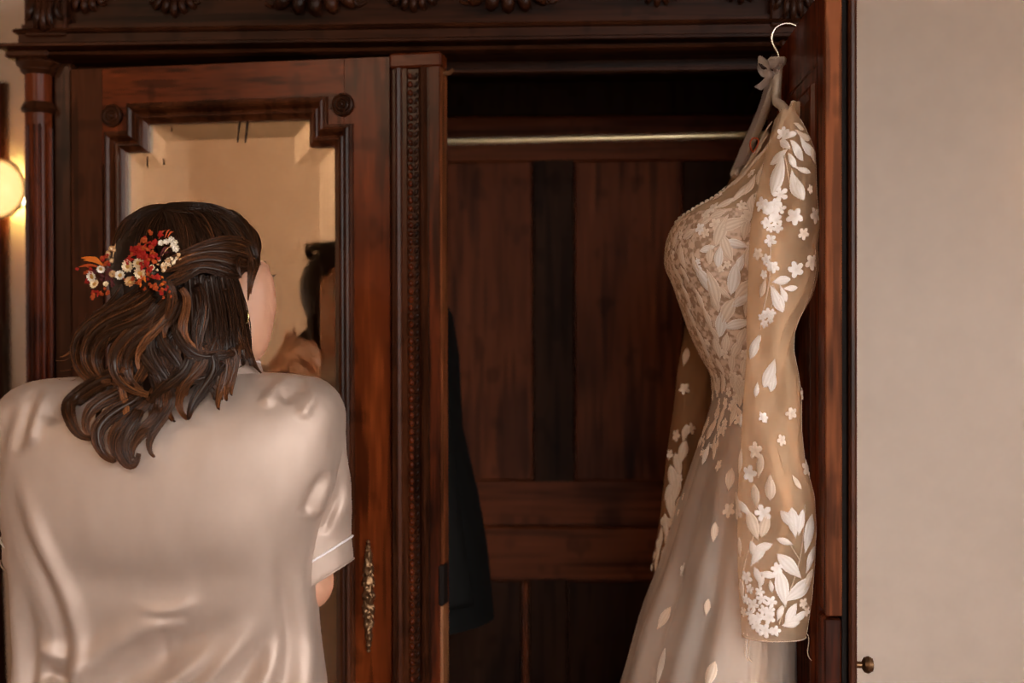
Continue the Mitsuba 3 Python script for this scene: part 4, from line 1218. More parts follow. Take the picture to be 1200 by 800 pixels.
for i in range(26):                           # filling locks in between
    x0 = rng.uniform(145, 262); y0 = rng.uniform(330, 372)
    ye_ = rng.uniform(440, 500 if x0 < 215 else 470)
    ph, sh_ = rng.uniform(0, 6.28), rng.uniform(-42, -6) if x0 < 215 else rng.uniform(-14, 10)
    n_ = 6
    lock([(x0 + sh_ * (j / n_) + 9 * math.sin(ph + j * 1.15) * min(1, j / 2), y0 + (ye_ - y0) * j / n_) for j in range(n_ + 1)], rng.uniform(9, 14), 48, rng.choice([0.06, 0.14, 0.2, 0.34, 0.5]), -0.002, 0.004, 0.5, 0.35)
for i in range(30):                           # single hairs that stray
    x0, y0 = rng.uniform(130, 300), rng.uniform(250, 330)
    d = rng.uniform(-1, 1)
    if i < 12:
        a = rng.uniform(-2.6, -0.5)
        x0, y0 = 215 + 86 * math.cos(a), 322 + 82 * math.sin(a)
        lock([(x0, y0), (x0 + 8 * math.cos(a) + 3, y0 + 5 * math.sin(a)), (x0 + 18 * math.cos(a + 0.5), y0 + 10 * math.sin(a + 0.6))], 2, 2, 0.4, 0, 0, core=False, r=0.00022)
    else:
        x0, y0 = rng.uniform(90, 200), rng.uniform(350, 440)
        lock([(x0, y0), (x0 - 10 + 8 * d, y0 + 14), (x0 - 18 + 14 * d, y0 + 20 + 12 * d)], 3, 2, 0.6, 0.012, 0.014, core=False, r=0.00022)
lock([(96, 402), (86, 411), (76, 417), (70, 418)], 5, 14, 0.75, 0.01, 0.0, core=False, r=0.0003)
lock([(268, 412), (276, 418), (286, 417), (289, 422), (282, 430), (277, 432)], 3, 7, 0.05, 0.01, 0.01, core=False, r=0.0003)

# ---- earring
q = L(288, 371, -0.062)
t = np.linspace(0.3, 2 * PI - 0.3, 24)
scene['gold'] = {'type': 'twosided', 'bsdf': {'type': 'roughconductor', 'alpha': 0.12, 'material': 'Au'}}
add('hoop_earring', xf(tube(np.stack([q[0] + 0.0065 * np.sin(t) * 0.62, q[1] - 0.0065 * np.sin(t) * 0.6, q[2] + 0.0075 * np.cos(t)], 1), 0.0011, 8), PM), 'gold', smooth=True, label="small gold hoop earring in the woman's right ear", cat_='earring')

# ------------------------------------------------------------------ dried flowers pinned into the hair
FC = 'hair_comb'
tag(FC, 'comb of dried white, red and orange flowers pinned in the brown hair', 'hair comb')
for k_, c_ in (('petal_cream', (0.78, 0.66, 0.46)), ('petal_white', (0.80, 0.76, 0.68)), ('petal_red', (0.34, 0.012, 0.006)), ('petal_rust', (0.40, 0.060, 0.011)), ('petal_orange', (0.66, 0.17, 0.022)), ('petal_plum', (0.10, 0.018, 0.022)), ('petal_tan', (0.58, 0.36, 0.18)), ('flower_heart', (0.52, 0.30, 0.085))):
    scene[k_] = pr(c_, 0.6, 0.3)


def comb_depth(px, py):                      # the comb is stiff: at its left end it stands off the hair
    return dsurf(max(px, 156), min(py, 330)) + 0.00055 * max(0, 156 - px) - 0.008


def face_view(px, py, lift, tx=0.0, tz=0.0):
    """a frame standing on the hair, its z towards the viewer and slightly tilted"""
    R = np.stack([[1.0, 0, 0], [0, 0, 1.0], [0, -1.0, 0]], 1)
    R = R @ rx(tz) @ ry(tx)
    return mat(R, L(px, py, comb_depth(px, py) - lift))


def daisy(r, n, cup, seed):
    g = np.random.default_rng(seed)
    ms = []
    for ring_ in range(2):
        for i in range(n):
            a = 2 * PI * (i + 0.5 * ring_) / n + g.normal(0, 0.05)
            rl = r * (1.0 - 0.22 * ring_) * g.uniform(0.92, 1.05)
            w = 2 * PI * r / n * 0.42
            s = np.linspace(0, 1, 5)
            row = np.stack([np.stack([r * 0.15 + (rl - r * 0.15) * s, sgn * w * np.sin(PI * np.clip(s * 0.8 + 0.15, 0, 1)) ** 0.8, cup * r * s ** 2 * (1 + ring_) + 0.0004 * ring_ - (0.12 * w if sgn == 0 else 0)], 1) for sgn in (-1, 0, 1)])
            ms.append(xf(grid(row), mat(rz(a))))
    return cat(ms)


def add_flower(px, py, rpx, col, lift=0.012, n=11, cup=0.25, tx=0.0, tz=0.0, heart='flower_heart', hr=0.36):
    r = rpx / SC
    M = PM @ face_view(px, py, lift, tx, tz)
    k = add(FC + '__flower', xf(daisy(r, n, cup, int(px * 7 + py)), M), col, smooth=True)
    if heart:
        h_ = trimesh.creation.icosphere(2, r * hr); hv = np.array(h_.vertices) * [1, 1, 0.6]
        hv += (meshkit.noise(hv * 1800)[:, None] - 0.5) * r * 0.10 + [0, 0, r * 0.08]
        add(k + '__heart', xf(tm(hv, h_.faces), M), heart, smooth=True)


for px, py, rr, col, tx, tz in ((164, 320, 7.2, 'petal_cream', 0.1, 0.2), (150, 312, 7.6, 'petal_cream', -0.25, 0.1), (141, 322.5, 6.2, 'petal_white', -0.1, -0.2), (152.5, 330.5, 7.0, 'petal_tan', 0.0, -0.5), (162, 308, 7.0, 'petal_cream', 0.3, 0.5), (108, 324, 7.2, 'petal_white', -0.5, 0.2), (111, 333, 6.2, 'petal_cream', -0.3, -0.5), (118, 315, 5.2, 'petal_white', 0.2, 0.5),
                                (132, 321, 4.5, 'petal_tan', 0.3, 0.0), (124, 333, 3.6, 'petal_cream', 0.2, -0.4), (178, 313, 3.4, 'petal_cream', 0.4, 0.2)):
    add_flower(px, py, rr, col, 0.014, 12, 0.25, tx, tz, 'flower_heart' if rr > 5 else None)
for px, py, rr in ((195, 283, 3.6), (201, 281, 4.2), (205, 284, 3.8), (203, 287, 3.6), (206, 291, 4.4), (189, 284.5, 3.8), (131, 291, 3.6), (127, 297, 3.4), (134, 293, 2.4), (131, 305, 2.8)):      # button flowers
    add_flower(px, py, rr, 'petal_white' if px > 185 else 'petal_tan', 0.013, 8, 0.55, 0.1, 0.1, 'petal_white' if px > 185 else 'petal_cream', 0.6)


def floret(r, seed):
    g = np.random.default_rng(seed)
    ms = []
    for i in range(7):
        b = trimesh.creation.icosphere(1, r * g.uniform(0.34, 0.52))
        d = g.normal(0, 1, 3); d[2] = abs(d[2]); d /= np.linalg.norm(d)
        ms.append(tm(np.array(b.vertices) * [1, 1, 0.8] + d * r * 0.62, b.faces))
    return cat(ms)


g = np.random.default_rng(3)
for i in range(46):                           # the red cluster in the middle
    px, py = 172 + g.normal(0, 8.0), 296 + g.normal(0, 8.5)
    add(FC + '__red_floret', xf(floret(g.uniform(2.4, 4.2) / SC, i), PM @ face_view(px, py, 0.010 + g.uniform(0, 0.008))), 'petal_red' if g.random() < 0.68 else 'petal_rust', smooth=True)
for (cx, cy, sx, sy, n, cols) in ((178, 324, 4, 5, 9, ('petal_red', 'petal_rust')), (185, 332, 4, 4, 8, ('petal_rust', 'petal_orange')), (196, 343, 5, 3, 9, ('petal_rust', 'petal_red')), (177, 336, 2.5, 2.5, 4, ('petal_rust',)), (163, 327, 3, 3, 6, ('petal_orange', 'petal_rust')),
                                  (150, 325, 3, 3, 4, ('petal_rust',)), (100, 314, 5, 4, 9, ('petal_rust', 'petal_red')), (122, 305, 6, 4, 9, ('petal_rust', 'petal_red')), (110, 346, 4, 3, 8, ('petal_red', 'petal_rust')), (120, 342, 4, 3, 6, ('petal_rust',)), (101, 330, 2, 2, 3, ('petal_red',)), (148, 305, 4, 2, 5, ('petal_red',)), (160, 294, 3, 3, 6, ('petal_rust', 'petal_red'))):
    for i in range(n):
        px, py = cx + g.normal(0, sx), cy + g.normal(0, sy)
        add(FC + '__rust_floret', xf(floret(g.uniform(1.8, 3.2) / SC, i + int(cx)), PM @ face_view(px, py, 0.009 + g.uniform(0, 0.008))), cols[i % len(cols)], smooth=True)
for i in range(16):
    px, py = 124 + g.normal(0, 6), 321 + g.normal(0, 5)
    add(FC + '__plum_floret', xf(floret(g.uniform(2.2, 3.6) / SC, i), PM @ face_view(px, py, 0.008)), 'petal_plum', smooth=True)
for i in range(26):                           # the tan sprig towards the right
    t_ = g.uniform(0, 1)
    px, py = 184 + 24 * t_ + g.normal(0, 2), 314 - 12 * t_ + g.normal(0, 3.4)
    add(FC + '__tan_floret', xf(floret(g.uniform(1.5, 2.6) / SC, i), PM @ face_view(px, py, 0.011)), 'petal_tan' if g.random() < 0.7 else 'petal_cream', smooth=True)


def blade(p0, p1, w, lift0, lift1, col, key='dried_leaf', bend=3):
    a, b = L(p0[0], p0[1], comb_depth(*p0) - lift0), L(p1[0], p1[1], comb_depth(*p1) - lift1)
    s = np.linspace(0, 1, 9)
    c = a + (b - a) * s[:, None] + np.array([0, 0, 1.0]) * (bend / SC) * np.sin(PI * s)[:, None]
    sd = np.cross(b - a, [0, 1.0, 0]); sd /= np.linalg.norm(sd)
    hw = (w / SC) * np.sin(PI * np.clip(s * 0.93 + 0.05, 0, 1)) ** 0.8
    rows = np.stack([c - sd * hw[:, None], c + np.array([0, -1.0, 0]) * hw[:, None] * 0.5, c + sd * hw[:, None]])
    add(FC + '__' + key, xf(grid(rows), PM), col, smooth=True)


for p0, p1, w, col in (((122, 311), (95, 302), 2.4, 'petal_orange'), ((123, 312), (98, 305), 2.2, 'petal_orange'), ((121, 313), (106, 301), 1.8, 'petal_orange'), ((118, 314), (92, 313), 1.6, 'petal_rust'), ((186, 280), (194, 270), 1.0, 'petal_rust'), ((193, 279), (200, 269), 0.9, 'petal_rust'), ((196, 279), (204, 272), 0.9, 'petal_rust'), ((164, 287), (168, 279), 1.0, 'petal_rust'),
                       ((163, 328), (165, 334), 2.4, 'petal_orange'), ((166, 326), (171, 331), 1.8, 'petal_orange'), ((132, 303), (136, 285), 0.8, 'petal_tan'), ((128, 303), (126, 293), 0.8, 'petal_tan'), ((190, 300), (203, 288), 0.6, 'petal_tan'), ((186, 302), (200, 296), 0.6, 'petal_plum'), ((188, 298), (198, 290), 1.5, 'petal_plum')):
    blade(p0, p1, w, 0.011, 0.014, col)
# ------------------------------------------------------------------ the wedding dress on its hanger
WD = 'wedding_dress'
tag(WD, 'white lace wedding dress with long sheer sleeves hanging from the open wardrobe door', 'wedding dress')
XD, YD = XH - 0.008, -0.235                   # the door's inner face; the hanger's place along it


def sheer(tint, cover, trans=0.3):
    """net: threads that scatter and let light through, clear between them"""
    return {'type': 'blendbsdf', 'weight': cover, 'bsdf_0': {'type': 'thindielectric', 'int_ior': 1.02},
            'bsdf_1': {'type': 'principledthin', 'base_color': {'type': 'rgb', 'value': list(tint)}, 'roughness': 0.6, 'diff_trans': trans * 2, 'spec_trans': 0.0, 'eta': 1.3}}


def net(scale, lo, hi):
    def fn(p, n, uv):
        a = fbm(p.x * scale, p.y * scale, p.z * scale * 0.25, 2)
        return lo + (hi - lo) * smoothstep(0.25, 0.75, a)
    return proc(fn)


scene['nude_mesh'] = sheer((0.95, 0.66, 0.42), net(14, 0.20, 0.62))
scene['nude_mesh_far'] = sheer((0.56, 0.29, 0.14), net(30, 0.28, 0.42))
scene['tulle'] = sheer((0.86, 0.74, 0.65), net(20, 0.24, 0.46), 0.35)
scene['satin_lining'] = pr((0.72, 0.55, 0.41), 0.42, 0.3, sheen=0.3)


def lace_col(p, n, uv):
    t = fbm(p.x * 160, p.y * 160, p.z * 160, 2)
    return mix((0.40, 0.26, 0.175), (0.70, 0.54, 0.42), smoothstep(0.35, 0.65, t))


scene['nude_lace'] = pr(proc(lace_col), 0.65, 0.2)
scene['lace_white'] = {'type': 'principledthin', 'base_color': {'type': 'mesh_attribute', 'name': 'vertex_color'}, 'roughness': 0.55, 'diff_trans': 0.3, 'spec_trans': 0.0, 'eta': 1.4}
scene['lace_ivory'] = {'type': 'principledthin', 'base_color': {'type': 'rgb', 'value': [0.76, 0.63, 0.50]}, 'roughness': 0.6, 'diff_trans': 0.6, 'spec_trans': 0.0, 'eta': 1.4}
scene['sheer_ribbon'] = sheer((0.72, 0.61, 0.56), 0.72)
scene['hanger_plastic'] = pr((0.74, 0.67, 0.60), 0.3, 0.4)
scene['steel_wire'] = {'type': 'twosided', 'bsdf': {'type': 'roughconductor', 'alpha': 0.15, 'material': 'none', 'specular_reflectance': {'type': 'rgb', 'value': [0.85, 0.76, 0.66]}}}
scene['orange_cord'] = pr((0.62, 0.09, 0.02), 0.5, 0.3)

# ---- bodice and skirt: closed sections across the door, front to the left
ZQ = lambda py, y=YD: aty(880, py, y)[1]
XQ = lambda px, y=YD: aty(px, 400, y)[0]
# pixel row: front x, back x, half breadth (m) along the door, openness of the neckline (0 closed .. 1)
SEC = [(138, 910, 930, 0.150, 1.0), (165, 893, 940, 0.165, 0.92), (200, 868, 948, 0.168, 0.74), (232, 836, 950, 0.165, 0.50), (250, 806, 950, 0.163, 0.30), (262, 791, 950, 0.162, 0.06), (280, 783, 948, 0.160, 0.0), (305, 780, 944, 0.157, 0.0), (335, 791, 938, 0.150, 0.0), (365, 801, 930, 0.138, 0.0),
       (395, 812, 922, 0.126, 0.0), (420, 824, 915, 0.117, 0.0), (445, 836, 910, 0.112, 0.0), (465, 836, 912, 0.115, 0.0), (490, 831, 918, 0.124, 0.0), (549, 813, 930, 0.150, 0.0), (606, 796, 938, 0.172, 0.0), (672, 776, 944, 0.195, 0.0), (735, 753, 948, 0.213, 0.0), (800, 734, 951, 0.230, 0.0), (900, 704, 955, 0.255, 0.0), (1100, 655, 960, 0.29, 0.0), (1560, 560, 962, 0.34, 0.0)]
SEC = np.array(SEC, float)
sz = np.array([ZQ(r[0]) for r in SEC]); sxf = np.array([XQ(r[1]) for r in SEC]); sxb = np.minimum(np.array([XQ(r[2]) for r in SEC]), XD)

ZF_ = np.linspace(-sz[0], -sz[-1], 700)
SEC_F = [PchipInterpolator(-sz, q)(ZF_) for q in (sxf, sxb, SEC[:, 3])]


def dress_xyz(v, z, out=0.0, skirt_fold=1.0, grow=0.0, inset=0.0):
    """v: angle round the section, 0 = front (left), pi/2 = near side, pi = back; z: height"""
    f_, b_, h_ = (np.interp(-z, ZF_, q) for q in SEC_F)
    e = 0.80
    c, s = np.cos(v), np.sin(v)
    cc, ss = np.sign(c) * np.abs(c) ** e, np.sign(s) * np.abs(s) ** e
    low = np.clip((ZQ(470) - z) / 0.30, 0, 1)
    ph = np.sin(v * 9 + 0.8 * np.sin(z * 3)) * 0.55 + np.sin(v * 17 + 1.3 + 2 * np.sin(z * 2)) * 0.3 + np.sin(v * 5 + 2) * 0.4
    fld = 0.020 * low * ph * skirt_fold
    f_ = f_ + inset * low * (0.4 + (ZQ(470) - z))
    half = (b_ - f_) / 2
    x = (f_ + b_) / 2 - cc * (half + out + grow * low + fld * 0.6)
    x = np.minimum(x, XD - 0.001 + 0 * x)
    y = YD - ss * (h_ + out + grow * low + fld)
    lim = -0.045 + 0.10 * np.clip((z - 0.24) / 0.2, 0, 1)          # the skirt lies against the plinth
    y = np.where(y > lim, lim + 0.15 * (y - lim) * (z > 0.24), y)
    return np.stack([x, y, z + 0 * v], -1)


def sheet(fn, us, vs, cu=False):
    U, V = np.meshgrid(us, vs, indexing='ij')
    return fn(U, V), U, V


zb_top = np.interp(np.linspace(0, 1, 46), [0, 1], [ZQ(140), ZQ(464)])
vv = np.linspace(0, 1, 81)
rows = []
for z in zb_top:
    gap = np.interp(-z, -sz, SEC[:, 4]) * 1.15
    rows.append(dress_xyz(gap + (2 * PI - 2 * gap) * vv, np.full(81, z), 0.0012))
bod = np.array(rows)
# the upper bodice is illusion net; from the bust down it is lined
wz = np.clip((zb_top - zb_top[-1]) / 0.02, 0, 1)
bod[:, :, 2] += (1 - wz)[:, None] * (0.007 * np.abs(np.sin(vv * 47)) + 0.005 * np.sin(vv * 21))[None]
split = int(np.argmin(np.abs(zb_top - ZQ(256))))
kb = add(WD + '__bodice', grid(bod[split:]), 'nude_lace', smooth=True, label='fitted bodice of nude lace')
add(WD + '__illusion_yoke', grid(bod[:split + 1]), 'nude_mesh', smooth=True, label='sheer yoke')
# skirt: satin lining under two layers of tulle
vs = np.linspace(0, 2 * PI, 241)[:-1]
for key, o, mt, zt_, zb_, gr in (('skirt_lining', -0.006, 'satin_lining', 440, 1500, -0.035), ('skirt', 0.0, 'tulle', 438, 1540, 0.0), ('skirt', -0.003, 'tulle', 446, 1530, -0.014)):
    zs = np.linspace(ZQ(zt_), max(ZQ(zb_), 0.04), 90)
    V, Zg = np.meshgrid(vs, zs, indexing='xy')
    add(WD + '__' + key, grid(dress_xyz(V + (0.12 if gr == -0.014 else 0), Zg, o, 0.4 if key == 'skirt_lining' else 1.0, gr, 0.10 if key == 'skirt_lining' else 0.0), False, True), mt, smooth=True, label='sheer tulle skirt' if key == 'skirt' and gr == 0 else None)

# ---- sleeves: crumpled tubes of net
# pixel rows of the near sleeve: left edge, right edge
NSL = np.array([(128, 916, 931), (140, 908, 938), (158, 903, 947), (178, 898, 955), (200, 893, 956), (230, 886, 957), (262, 880, 960), (290, 878, 955), (318, 877, 956), (345, 876, 950), (370, 875, 938), (388, 875, 931), (410, 875, 930), (440, 873, 936), (470, 871, 939), (505, 869, 939), (540, 867, 943), (580, 864, 954), (620, 864, 956), (660, 864, 954), (700, 866, 951), (745, 869, 944)], float)
FSL = np.array([(205, 858, 872), (240, 842, 866), (280, 826, 860), (330, 812, 852), (370, 805, 846), (440, 793, 838), (480, 789, 832), (520, 783, 824), (560, 778, 814), (600, 774, 806), (640, 768, 794), (668, 763, 786)], float)
YN, YFS = YD - 0.205, YD + 0.150


def make_sleeve(T_, y0, depth, lean):
    zt = np.array([aty(900, r[0], y0)[1] for r in T_]); xl = np.array([aty(r[1], 400, y0)[0] for r in T_]); xr = np.array([aty(r[2], 400, y0)[0] for r in T_])
    n = len(T_)

    def S(v, q):                              # v: angle (pi/2 towards the viewer), q: 0 top .. 1 hem
        q = np.asarray(q, float)
        z = np.interp(q, np.linspace(0, 1, 200), np.interp(np.linspace(0, 1, 200), (zt[0] - zt) / (zt[0] - zt[-1]), zt))
        a, b = np.interp(-z, -zt, xl), np.interp(-z, -zt, xr)
        d = np.interp(q, [0, 0.08, 0.25, 0.45, 0.7, 1.0], np.array([0.3, 0.8, 1.0, 0.72, 0.95, 0.9])) * depth
        c, s = np.cos(v), np.sin(v)
        cr = 0.20 * np.sin(3 * v + q * 21 + 1) * np.clip(np.sin(q * PI), 0, 1) + 0.12 * np.sin(5 * v - q * 33 + 2) * np.clip(1.15 - q, 0, 1)
        wob = 1 + cr * (1 - 0.75 * np.abs(c) ** 2)
        return np.stack([(a + b) / 2 + (b - a) / 2 * c, y0 - lean * (1 - q) * 0 - d * s * wob - 0.0 * c, z + 0.012 * s * cr], -1)
    return S


SN, SF = make_sleeve(NSL, YN, 0.036, 0), make_sleeve(FSL, YFS, 0.032, 0)
kn = WD + '__sleeve'
vq = np.linspace(0, 2 * PI, 97)[:-1]


def sleeve_mesh(S, q0, q1, n):
    V, Q = np.meshgrid(vq, np.linspace(q0, q1, n), indexing='xy')
    return grid(S(V, Q), False, True)


add(kn, sleeve_mesh(SN, 0.0, 1.0, 150), 'nude_mesh', smooth=True, label='near sheer nude sleeve with white lace')
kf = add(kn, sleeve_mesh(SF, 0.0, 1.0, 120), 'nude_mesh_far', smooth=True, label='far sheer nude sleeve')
for v_ in (0.15, -0.25):                      # seam cords along the sleeve's edge
    q = np.linspace(0.02, 0.99, 90)
    add(kn + '__seam', tube(SN(np.full(90, v_ + 0.0), q), 0.0006, 5), 'lace_ivory', smooth=True)
t = np.linspace(0, 2 * PI, 97)
add(kn + '__hem', tube(SN(t, np.full(97, 1.0)), 0.0008, 5), 'lace_ivory', smooth=True)
# creases: gathered folds of net inside the sleeve
for i, (q0, q1, v0, v1, w) in enumerate(((0.24, 0.46, 0.55, 1.4, 0.010), (0.38, 0.52, 0.3, 1.6, 0.008), (0.50, 0.70, 0.7, 0.9, 0.012), (0.56, 0.74, 1.2, 0.5, 0.009), (0.60, 0.82, 1.7, 1.2, 0.012), (0.66, 0.86, 1.2, 1.6, 0.010), (0.12, 0.30, 1.0, 2.0, 0.010), (0.2, 0.4, 0.35, 0.2, 0.009))):
    q, s = np.linspace(q0, q1, 22), np.linspace(v0, v1, 22)
    P0 = SN(s, q)
    dx = (w * np.sin(np.linspace(0.1, PI - 0.1, 22)))[:, None]
    P = np.stack([P0 + dx * np.array([-0.5, 0.25, 0]), P0 + dx * np.array([0, 0.9, 0]), P0 + dx * np.array([0.5, 0.25, 0])], 1)
    add(kn + '__crease', grid(P), 'nude_mesh', smooth=True)

# ---- lace motifs: thin embroidered leaves and flowers that follow the cloth
def outline_leaf(n=11, fat=0.19, tip=1.25):
    s = np.linspace(0, 1, n)
    return s, fat * np.sin(PI * s ** tip) ** 0.85


def leaf2d(L_, fat=0.19, bend=0.0, notch=0.0, rows=11):
    """grid of points (a along, b across, h height): veins are fine ridges"""
    s, w = outline_leaf(rows, fat)
    cols = np.linspace(-1, 1, 7)
    A, B = np.meshgrid(s, cols, indexing='ij')
    W = w[:, None] * (1 - notch * (np.arange(rows)[:, None] % 2) * np.abs(B))
    a = A * L_ + 0 * B
    b = (B * W + bend * (A - 0.5) ** 2 * 4 - bend) * L_
    h = 0.0007 + 0.0012 * (np.arange(7)[None] % 2) + 0.0005 * (np.abs(B) > 0.9) + 0.0012 * np.sin(PI * A) * (1 - B ** 2)
    return np.stack([a, b, h], -1)


def flower2d(r, petals=5, seed=0, cup=0.25):
    g = np.random.default_rng(seed)
    ph = g.uniform(0, 6.28)
    th = np.linspace(0, 2 * PI, petals * 8 + 1)
    rr = np.array([0.0, 0.25, 0.55, 0.8, 1.0])
    lobes = 0.22 + 0.78 * np.abs(np.cos((th + ph) * petals / 2)) ** 0.5
    A = rr[:, None] * (0.10 + 0.90 * lobes[None]) * r
    h = 0.0010 + 0.0010 * np.sin(rr * PI)[:, None] * lobes[None] + cup * r * (rr[:, None] ** 2) * 0.35
    return np.stack([A * np.cos(th), A * np.sin(th), h], -1)


def drape(G, S, v, q, ang, eps=1e-3, lift=0.0008):
    """lay the flat motif (a, b, h) on the surface S at (v, q), its a-axis at this angle (0 = to the right as seen from outside, pi/2 = up)"""
    p = S(np.array(v), np.array(q))
    pv, pq = (S(np.array(v + eps), np.array(q)) - p) / eps, (S(np.array(v), np.array(q + eps)) - p) / eps
    n = np.cross(pv, pq); n /= np.linalg.norm(n)
    if n[1] > 0:
        n = -n
    upd = np.array([0, 0, 1.0]); upd -= n * (upd @ n); upd /= np.linalg.norm(upd)
    rt = np.cross(upd, n)
    if rt[0] < 0:
        rt = -rt
    ea = rt * math.cos(ang) + upd * math.sin(ang)
    eb = np.cross(n, ea)
    D = G[..., :1] * ea + G[..., 1:2] * eb
    M = np.linalg.pinv(np.stack([pv, pq], 1))
    uvd = D @ M.T
    V, Q = v + uvd[..., 0], np.clip(q + uvd[..., 1], 0.0, 1.05)
    base = S(V, np.clip(Q, 0, 1)) 
    # past the hem or where the cloth turns away, stand off flat
    flat_ = p + D
    far = np.linalg.norm(base - flat_, axis=-1, keepdims=True)
    base = np.where(far > 0.012, flat_ + (base - flat_) * 0.012 / np.maximum(far, 1e-9), base)
    return base + n * (G[..., 2:3] + lift)


def find(S, px, py, vr=(0.1, PI - 0.1), qr=(0.0, 1.0)):
    """where on the surface's outer side the motif sits"""
    vs_, qs_ = np.meshgrid(np.linspace(*vr, 60), np.linspace(*qr, 240), indexing='ij')
    P = S(vs_, qs_) - CAM
    dpt = P @ FWD
    X, Y = 600 + FPX * (P @ RIGHT) / dpt, 400 - FPX * (P @ UP) / dpt
    i = np.argmin((X - px) ** 2 + (Y - py) ** 2)
    return vs_.ravel()[i], qs_.ravel()[i]


def bod_S(v, q):                              # bodice and skirt as one surface: q 0 = shoulder .. 1 = floor
    return dress_xyz(np.asarray(v, float) + 0.0, ZQ(140) + (0.06 - ZQ(140)) * np.asarray(q, float), 0.0008)


PXM = {kn: FPX / 1.78, kf: FPX / 2.13, kb: FPX / 2.0, WD + '__skirt': FPX / 2.0}


def motif(holder, S, kind, px, py, size, ang=0.0, col='lace_white', find_kw=None, **kw):
    """size and position measured off the dress, size = length of a leaf or diameter of a flower"""
    v, q = find(S, px, py, **(find_kw or {}))
    m_ = size / PXM[holder]
    if kind == 'leaf':
        G = leaf2d(m_, **kw)
        G = G - np.array([m_ * 0.5, 0, 0])
    else:
        G = flower2d(m_ / 2, seed=int(px * 3 + py), **kw)
    m = grid(drape(G, S, v, q, math.radians(ang)))
    hi, lo = (np.array([0.96, 0.92, 0.89]), np.array([0.70, 0.61, 0.53])) if col == 'lace_white' else (np.array([0.90, 0.77, 0.65]), np.array([0.60, 0.45, 0.33]))
    if kind == 'leaf':                        # embroidered threads: pale rim, ribs and ground
        w = np.tile(np.array([1.0, 0.35, 0.9, 0.45, 0.9, 0.35, 1.0]), G.shape[0])
    else:
        w = np.repeat(np.array([0.5, 0.75, 0.95, 1.0, 1.0]), G.shape[1])
    add(holder + '__lace_' + kind, m, 'lace_white', smooth=True, color=lo + (hi - lo) * w[:, None])


def stem(holder, S, pts, r=0.0007, col='lace_white', find_kw=None):
    q = np.array([S(*map(np.array, find(S, a, b, **(find_kw or {})))) for a, b in pts])
    n = np.array([0.0, -1, 0])
    add(holder + '__lace_stem', tube(smoothpath(q + n * 0.0016, 20), r, 5), 'lace_ivory', smooth=True)


# near sleeve: (x, y, length, angle of the tip: 0 right, 90 up)
W_, I_ = 'lace_white', 'lace_ivory'
for px, py, sz_, an, col in ((914, 183, 28, 215, W_), (921, 170, 22, 150, W_), (932, 175, 30, 305, W_), (944, 172, 26, 300, W_), (951, 180, 22, 285, I_), (927, 187, 20, 300, W_), (912, 205, 44, 255, W_), (941, 199, 18, 345, W_), (933, 217, 34, 290, W_), (938, 222, 26, 285, W_), (926, 160, 20, 30, W_), (940, 160, 24, 335, I_), (935, 148, 18, 330, I_),
                             (915, 328, 25, 5, W_), (925, 339, 17, 5, W_), (917, 344, 19, 290, W_), (911, 352, 32, 295, W_), (896, 338, 22, 250, I_), (884, 406, 27, 250, W_), (889, 399, 14, 60, W_), (902, 437, 34, 250, W_), (905, 447, 24, 262, W_), (887, 456, 16, 265, W_), (893, 490, 15, 300, W_), (868, 493, 14, 260, W_),
                             (866, 588, 24, 120, I_), (886, 580, 26, 95, I_), (873, 595, 24, 145, W_), (882, 614, 34, 110, I_), (869, 540, 26, 265, I_), (892, 545, 26, 80, I_), (902, 570, 30, 268, I_), (933, 566, 18, 300, I_), (896, 613, 30, 255, I_),
                             (888, 650, 30, 60, W_), (893, 642, 24, 20, W_), (884, 645, 24, 110, W_), (930, 612, 34, 100, W_), (925, 610, 28, 130, W_), (938, 612, 28, 80, W_), (921, 633, 19, 160, W_), (947, 625, 42, 72, W_), (925, 662, 38, 135, W_), (917, 690, 40, 100, W_), (948, 655, 30, 65, W_), (936, 692, 42, 35, W_), (946, 680, 26, 60, I_),
                             (888, 675, 20, 110, W_), (899, 673, 20, 350, W_), (904, 686, 14, 280, W_), (893, 680, 16, 250, W_), (913, 718, 18, 70, W_), (925, 719, 28, 60, W_), (936, 722, 24, 20, W_), (926, 731, 22, 5, W_), (871, 690, 22, 100, I_), (868, 640, 20, 95, I_)):
    motif(kn, SN, 'leaf', px, py, sz_ * 1.08, an, col)
